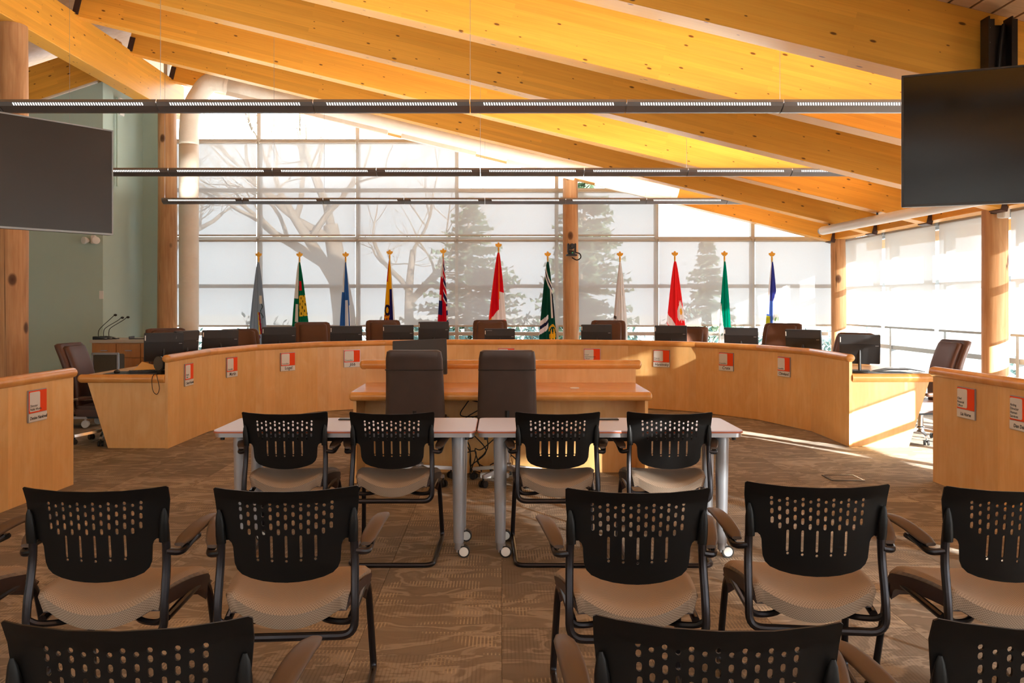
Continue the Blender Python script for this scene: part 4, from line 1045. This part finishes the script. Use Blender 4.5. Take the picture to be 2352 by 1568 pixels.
    fr = [(u/7*(hw(1)+.004), .197, top(u/7*.999, 1)-.008) for u in range(-7, 8)]
    MB().tube(fr, .012, 8).build('front_trim', M['seatshell'], o)
    for s in (-1, 1):
        MB().tube(fillet([(s*.219, -.243, .628), (s*.262, -.225, .618), (s*.268, -.15, .632), (s*.27, -.10, .640)], .03, 5), .0115, 10).build('arm_tube', M['frame'], o)
        rings = []
        for k in range(9):
            t = k/8; y = -.215+.29*t; x = s*(.252+.048*t); z = .642+.035*math.sin(PI*.5*min(1, t*1.3))-.028*max(0, t-.7)**1.5; w = .019+.010*math.sin(PI*(.15+.75*t)); th = .010
            if k in (0, 8): w *= .7; th *= .6
            rings.append([Vector((x+w*math.copysign(abs(math.cos(a))**.6, math.cos(a)), y, z+th*math.sin(a)-.25*w*abs(math.cos(a))*0)) for a in (2*PI*q/14 for q in range(14))])
        p = MB().loft(rings).build('armrest_pad', M['armpad'], o, smooth=50)
        MB().box(s*.262-.014, s*.262+.014, -.19, -.05, .622, .64).build('pad_holder', M['shell'], p, bev=.004)
    return o
GC = [(-1.20, 5.07, 2, 'black perforated chair at the tables, first from the left'),
      (-.60, 5.07, 0, 'black perforated chair at the tables, second from the left'),
      (.314, 5.07, 0, 'black perforated chair at the tables, third from the left'),
      (.945, 5.07, -3, 'black perforated chair at the tables, rightmost of the four'),
      (-2.0, 3.12, 0, 'chair at the left edge of the photo showing only its seat and arm'),
      (-1.335, 3.12, 2, 'black perforated chair, second row, leftmost with its whole back in view'),
      (-.72, 3.12, 4, 'black perforated chair, second row, left of the aisle'),
      (.445, 3.10, 0, 'black perforated chair, second row, right of the aisle'),
      (1.085, 3.18, -6, 'black perforated second row chair turned slightly, in front of the floor box'),
      (1.70, 3.12, -2, 'chair with a sunlit seat cut off by the right edge'),
      (-.725, 1.93, 3, 'nearest chair back in the lower left corner'),
      (.435, 1.93, -5, 'nearest chair back at the bottom right of the aisle'),
      (1.06, 1.93, 0, 'nearest chair back cut off by the lower right corner')]
gp = guest_chair()
for i, (x, y, a, lb) in enumerate(GC):
    q = gp if i == 0 else copy_tree(gp)
    q['label'] = lb; q.location = (x, y, 0); q.rotation_euler = (0, 0, math.radians(a))

# floor box
o = thing('floor_box', 'square floor socket box set in the carpet on the right', 'floor box', (2.83, 7.2, 0))
for a in ((-.135, .135, -.115, -.10), (-.135, .135, .10, .115), (-.135, -.12, -.10, .10), (.12, .135, -.10, .10)): MB().box(*a, 0, .006).build('rim', M['black'], o, smooth=0)
MB().box(-.12, .12, -.10, .10, 0, .003).build('lid', M['carpet'], o, smooth=0)

# ------------------------------------------------------------------ flags
S = lambda *c: C(*c)[:3]
def leaf_mesh():
    half = [(0, 1.0), (.09, .80), (.20, .86), (.17, .55), (.34, .70), (.38, .60), (.62, .62), (.52, .42), (.60, .34), (.30, .12), (.32, .02), (.05, .06), (.045, -.12)]
    pts = half+[(-x, z) for x, z in reversed(half[1:])]
    return MB().prism([(x*.075, z*.075) for x, z in pts], -.006, .006)
def flag(label, px, ytop, colf, wid=.14, lean=0.0, bot=.72, ph=0.0, cx=0.0):
    y = 13.95; x = at(px, y); k = y/2000; zf = 1.45+(695-ytop)*k; zt = zf-.085
    o = thing('flag', label, 'flag', (x, y, 0), 0, 'row of flags before the back window')
    MB().lathe([(.19, 0), (.19, .012), (.12, .03), (.03, .05), (.022, .10), (.02, .12)], 20).build('base', M['gold'], o)
    p = MB().tube([(0, 0, .05), (0, 0, zt+.02)], .0125, 10).build('pole', M['brass'], o)
    f = leaf_mesh().tube([(0, 0, -.05), (0, 0, .0)], .012, 8).build('finial', M['gold'], o, bev=.002); f.location = (0, 0, zt+.03); f.scale = (1.2, 1.2, 1.2)
    nu, nt = 44, 110; vs = []; fs = []; cols = []
    z1 = zt-.055
    for j in range(nt+1):
        t = j/nt; w = 1.22*wid*(.09+.91*min(1, t*1.15)**.8)*(1-.10*max(0, t-.75)/.25)
        for i in range(nu+1):
            u = -1+2*i/nu; fold = math.sin(u*7.5+ph+t*1.2)*.5+math.sin(u*13+2*ph-t*2)*.3
            yy = -.02-.055*t**.6*(1-.55*u*u)*(1+.55*fold)
            vs.append((cx*t+lean*t*(u)*.0+w*u+.010*fold*t, yy, z1-(z1-bot)*t-.10*t*t*(1-u*u)*.4-lean*u*t*.35))
    for j in range(nt):
        for i in range(nu):
            a = j*(nu+1)+i; fs.append((a, a+1, a+nu+2, a+nu+1)); cols.append(colf(-1+2*(i+.5)/nu, (j+.5)/nt))
    c = MB().add(vs, fs).build('cloth', M['flag'], o, smooth=0)
    me = c.data; me.shade_smooth(); at_ = me.color_attributes.new('print', 'FLOAT_COLOR', 'CORNER'); buf = []
    for pl, cc in zip(me.polygons, cols): buf += [*cc, 1.0]*pl.loop_total
    at_.data.foreach_set('color', buf)
    return o
def f_grey(u, t):
    if .25 < u < .75 and .34 < t < .42: return S(214, 210, 198)
    d = u-(.25+.9*(t-.52)); 
    if .5 < t < .72 and abs(d) < .10: return S(150, 40, 50)
    if .5 < t < .72 and abs(d+.17) < .06: return S(216, 178, 70)
    if .68 < t < .78 and abs(u+.1+math.sin(t*40)*.3) < .12: return S(96, 40, 60)
    if .38 < t < .56 and abs(u-.55-.15*math.sin(t*60)) < .06: return S(50, 70, 70)
    return S(136, 152, 170)
def f_green1(u, t):
    if t < .42 and u < -.15-.2*t: return S(226, 224, 216)
    if .22 < t < .33 and -.05 < u < .5: return S(200, 30, 40)
    if .38 < t < .62 and u > -.1:
        if math.sin(u*16+t*40)+math.sin(t*70-u*9) > 1.2: return S(40, 50, 30)
        return S(222, 180, 50)
    if .48 < t < .68 and -.62 < u < -.22: return S(222, 214, 204)
    return S(14, 104, 72)
def f_blue(u, t):
    if t < .35 and u < -.25: return S(228, 228, 230)
    if t > .44 and .05 < u < .62: return S(226, 226, 230)
    if t > .5 and u > .8: return S(226, 226, 230)
    return S(52, 100, 170)
def f_yellow(u, t):
    if t < .25 and u < -.5: return S(200, 40, 40)
    if u > .72 and t < .7: return S(232, 232, 232)
    if t > .33 and u > .05 and t < .70: return S(36, 32, 96)
    if t > .62:
        s = math.sin(u*14+t*50)+math.sin(t*80-u*11)
        if s > .9: return S(36, 26, 60)
        if s < -.6: return S(214, 60, 20)
        return S(236, 160, 30)
    if .5 < t < .62 and abs(math.hypot(u+.4, (t-.56)*9)-.45) < .16: return S(40, 30, 60)
    return S(246, 180, 26)
def f_ensign(u, t):
    if u > .1 and t < .50:
        s = (t*1.0-u*.10)*22; q = math.sin(s*1.7)
        if abs(q) < .35: return S(236, 232, 232)
        if q > .35: return S(32, 36, 84)
        return S(196, 30, 44)
    if u < -.35 and .2 < t < .40: return S(206, 36, 46)
    if u < -.15 and t < .22: return S(236, 232, 228)
    if u < -.2 and .46 < t < .62: return S(40, 42, 92)
    if u < -.4 and .40 < t < .46: return S(236, 232, 228)
    if u > .62 and t > .5: return S(226, 214, 218) if math.sin(t*60) > 0 else S(44, 50, 104)
    return S(192, 14, 36)
def f_red(u, t):
    if .12 < u < .26 and t < .5: return S(240, 140, 30)
    if u > .20 and t > .42:
        if .70 < t < .82 and .45+abs(t-.76)*4 < u: return S(226, 40, 46)
        return S(244, 234, 234)
    if t > .62+.30*abs(u+1)*-.0+max(0, -u-.0)*.18: return S(244, 230, 228) if u > -.62 else S(236, 166, 60)
    if u < -.86 and t > .1: return S(236, 60, 40)
    return S(222, 22, 36)
def f_dgreen(u, t):
    d = t-.10*u
    for lo, hi, c in ((.14, .18, (230, 224, 224)), (.18, .215, (30, 34, 60)), (.215, .25, (230, 224, 224))):
        if lo < d < hi: return S(*c)
    if u > .45 and .26 < t < .6: return S(226, 220, 220) if u < .66 else S(24, 30, 40)
    if t > .56 and u < .1:
        for lo, hi, c in ((.56, .615, (226, 216, 222)), (.615, .655, (34, 34, 66)), (.655, .71, (226, 216, 222)), (.90, .95, (226, 226, 226))):
            if lo < t+.08*u < hi: return S(*c)
    if u > .15 and t > .62:
        r = math.hypot((u-.55)*1.1, (t-.80)*4.6)
        if .52 < r < .62: return S(214, 160, 40)
        if r < .42 and math.sin(u*20)+math.sin(t*50) > -.5: return S(228, 160, 30)
    return S(16, 66, 52)
def f_white(u, t):
    if .74 < t < .88 and u < -.35:
        return S(110, 24, 40) if math.sin(t*70+u*6) > -.4 else S(224, 220, 222)
    if .66 < t < .70 and u < -.6: return S(90, 80, 80)
    if abs(u-.55) < .02 and t < .4: return S(120, 118, 130)
    return S(236, 234, 236) if u > -.35 else S(214, 206, 206)
def f_rose(u, t):
    r = math.hypot((u-.62)*.9, (t-.58)*3.4); a = math.atan2(t-.58, u-.62)
    if r < .13: return S(244, 170, 60)
    if r < .36+.07*math.sin(a*5): return S(240, 228, 228)
    w = t-(.60+.17*(u+1)**.8+.03*math.sin(u*4))
    if 0 < w < .10: return S(244, 226, 228)
    if .115 < w < .22: return S(244, 226, 228)
    return S(238, 42, 46)
def f_green2(u, t):
    e = .42+.42*(u+.8) if u > -.8 else .42
    if t > e+.02 and u < .72:
        if math.sin(u*20+t*30)+math.sin(t*60) > 1.45: return S(30, 90, 80)
        return S(236, 238, 238)
    return S(0, 140, 112)
def f_coast(u, t):
    if u < -.55 and t < .6: return S(228, 224, 226)
    if t > .62 and u < -.35: return S(170, 164, 40)
    e = .15-.9*max(0, .42-t)*-1+.0
    if u < .10+(.75 if t < .33 else max(0, .75-(t-.33)*6)): return S(54, 60, 140) if t < .45 else S(70, 104, 190)
    if t > .62 and math.sin(u*15+t*40)+math.sin(t*70) > .6: return S(130, 170, 90)
    return S(236, 238, 236)
FL = [('pale grey flag with a rainbow arc, leftmost of the row', 594, 582, f_grey, .135, 0, .52, .3, 0), ('green flag with a yellow square', 688, 582, f_green1, .125, 0, .72, 1.1, .03), ('blue flag with a white band', 794, 582, f_blue, .085, 0, .72, 2.0, 0),
      ('yellow and navy flag with red and orange motifs', 895, 577, f_yellow, .085, 0, .72, .8, .0), ('red ensign flag with a striped navy canton', 1018, 574, f_ensign, .085, 0, .72, 2.6, 0), ('red and white maple flag on the tallest pole with gold fringe', 1145, 560, f_red, .13, .25, .80, 1.6, -.02),
      ('dark green flag with striped bands and a gold emblem', 1258, 581, f_dgreen, .125, 0, .62, 2.9, 0), ('white flag with a maroon mark, right of the middle log', 1424, 581, f_white, .10, .1, .78, .2, 0), ('bright red flag with a white flower and wavy bands', 1550, 580, f_rose, .14, .08, .76, 1.9, .01),
      ('green flag with a white field', 1664, 580, f_green2, .09, -.15, .62, .9, -.01), ('blue, white and olive flag at the right end of the row', 1773, 581, f_coast, .105, 0, .72, 2.2, -.01)]
for f in FL: flag(*f)

# ------------------------------------------------------------------ outdoors
struct(MB().box(-80, 80, -40, 120, -.35, -.25).build('ground', M['snow'], smooth=0), 'pale winter ground outside the windows')
def bare_tree(label, x, y, hgt, r, seed, lean=0.0, levels=5, first=None):
    rnd = random.Random(seed); o = thing('bare_tree', label, 'tree', (x, y, -.25), 0, 'bare trees outside the back window')
    tr, br, tw = MB(), MB(), MB()
    def grow(p, d, l, r, lv):
        n = 5 if lv < 3 else 4; pts = [p]; rr = [r]; q = p
        for k in range(n):
            d = (d+Vector((rnd.uniform(-1, 1), rnd.uniform(-1, 1), rnd.uniform(-.6, .9)))*(.10 if lv == 0 else .24)).normalized(); q = q+d*l/n; pts.append(q); rr.append(r*(1-.45*(k+1)/n))
        (tr if lv == 0 else br if lv < 3 else tw).tube(pts, rr, 7 if lv < 2 else 5 if lv < 3 else 3, False)
        if lv >= levels: return
        nb = 4 if lv == 0 else rnd.choice((3, 4)) if lv < 3 else 3
        for k in range(nb):
            t = 1.0 if k == 0 else rnd.uniform(.35, .95); i = min(n-1, int(t*n)); b = pts[i].lerp(pts[i+1], t*n-i if t < 1 else 1)
            ax = Vector((rnd.uniform(-1, 1), rnd.uniform(-1, 1), rnd.uniform(-.3, .3))).normalized(); ang = rnd.uniform(.35, .95) if k else rnd.uniform(.1, .4)
            nd = (Quaternion(ax, ang) @ d); nd.z = nd.z*.8+.12; nd.normalize()
            grow(b, nd, l*rnd.uniform(.58, .80), rr[i]*rnd.uniform(.50, .68), lv+1)
    grow(Vector((0, 0, 0)), Vector((lean, 0, 1)).normalized(), hgt*.30, r, 0)
    tr.build('trunk', M['bark'], o, smooth=60); br.build('branches', M['bark'], o, smooth=60); tw.build('twigs', M['bark'], o, smooth=0)['kind'] = 'stuff'
    return o
bare_tree('large spreading bare tree outside the left half of the back window', -3.9, 22.5, 12.5, .36, 11, -.1)
bare_tree('bare tree outside behind the leftmost bays', -10.5, 27, 12, .26, 23, .05)
bare_tree('slender bare tree outside the third bay', -3.2, 31, 12, .20, 35, -.1)
def spruce(label, x, y, hgt, rad, seed):
    rnd = random.Random(seed); o = thing('spruce_tree', label, 'tree', (x, y, -.25), 0, 'spruces outside the back window')
    MB().tube([(0, 0, 0), (0, 0, hgt)], [rad*.07, .01], 7).build('trunk', M['bark'], o)
    fo = MB(); z = .25
    while z < hgt*.985:
        t = z/hgt; R = rad*(1-t)**.85+.08; nb = max(5, int(11*(1-t)+5))
        for k in range(nb):
            a = rnd.uniform(0, 2*PI); d = Vector((math.cos(a), math.sin(a), 0)); l = R*rnd.uniform(.7, 1.1); sd = Vector((-d.y, d.x, 0)); base = Vector((0, 0, z+rnd.uniform(-.1, .1)))
            ns = 7
            for q in range(1, ns+1):
                s = q/ns; c = base+d*l*s+Vector((0, 0, -.25*l*s+.22*l*s*s)); ln = (.17+.22*l*(1-s))*rnd.uniform(.7, 1.2)
                for sg in (-1, 1):
                    tip = c+sd*sg*ln*.8+d*ln*.45+Vector((0, 0, rnd.uniform(-.16, .05))); w = d*.045+Vector((0, 0, .03))
                    fo.add([c-w*1.6, tip, c+w*1.6], [(0, 1, 2)])
                tip = c+d*ln+Vector((0, 0, .05)); fo.add([c-sd*.04, tip, c+sd*.04], [(0, 1, 2)])
        z += .16+.12*(1-t)
    fo.build('needles', M['needle'], o, smooth=0)['kind'] = 'stuff'; return o
spruce('big spruce outside between the red ensign and the maple flag', -.9, 24.5, 4.7, 2.3, 3)
spruce('tall spruce outside right of the middle log column', 2.3, 24, 6.1, 1.7, 4)
spruce('spruce outside behind the dark green flag', 1.9, 20.5, 3.6, 1.0, 5)
spruce('small distant spruce outside behind the red flag', 6.4, 27, 3.7, 1.1, 6)
def shrub(label, x, y, w, h, seed):
    rnd = random.Random(seed); o = thing('shrub', label, 'shrub', (x, y, -.25), 0, 'shrubs outside the windows'); st = MB(); lf = MB()
    for k in range(26):
        a = rnd.uniform(0, 6.28); e = Vector((math.cos(a)*w*rnd.uniform(.2, 1), math.sin(a)*w*.6*rnd.uniform(.2, 1), h*rnd.uniform(.6, 1))); st.tube([(0, 0, 0), e*.5+Vector((0, 0, .1)), e], [.02, .012, .005], 4)
        for q in range(22):
            c = e*rnd.uniform(.35, 1.0)+Vector((rnd.gauss(0, .1), rnd.gauss(0, .1), rnd.gauss(0, .08))); v1 = Vector((rnd.uniform(-1, 1), rnd.uniform(-1, 1), rnd.uniform(-1, 1)))*.09; v2 = Vector((rnd.uniform(-1, 1), rnd.uniform(-1, 1), rnd.uniform(-1, 1)))*.09
            lf.add([c, c+v1, c+v1+v2, c+v2], [(0, 1, 2, 3)])
    st.build('stems', M['bark'], o); lf.build('leaves', M['shrub'], o, smooth=0)['kind'] = 'stuff'
spots = ['left of the grey flag', 'behind the green flag', 'behind the yellow flag', 'behind the red ensign', 'behind the centre chair', 'behind the dark green flag', 'right of the middle log', 'behind the red flag', 'behind the green and white flag', 'near the corner log']
for k in range(10):
    shrub('evergreen shrub outside the back window, '+spots[k], -6.3+1.45*k, 17.2+.5*(k % 3), 1.0, 1.25+.15*(k % 2), 50+k)
for k, (x, y) in enumerate(((9.5, 15.0), (11, 11.5), (10, 8.6))):
    shrub('shrub outside the right window wall, '+['far', 'middle', 'near'][k]+' one of three', x, y, .8, .9, 80+k)

# lettering as plain meshes
bpy.context.view_layer.update()
_dg = bpy.context.evaluated_depsgraph_get()
for t_ in TEXTS:
    me = bpy.data.meshes.new_from_object(t_.evaluated_get(_dg)); me.name = 'lettering'
    q = bpy.data.objects.new('lettering', me); COL.objects.link(q); q.parent = t_.parent; q.location = t_.location; q.rotation_euler = t_.rotation_euler
for t_ in TEXTS: bpy.data.objects.remove(t_)
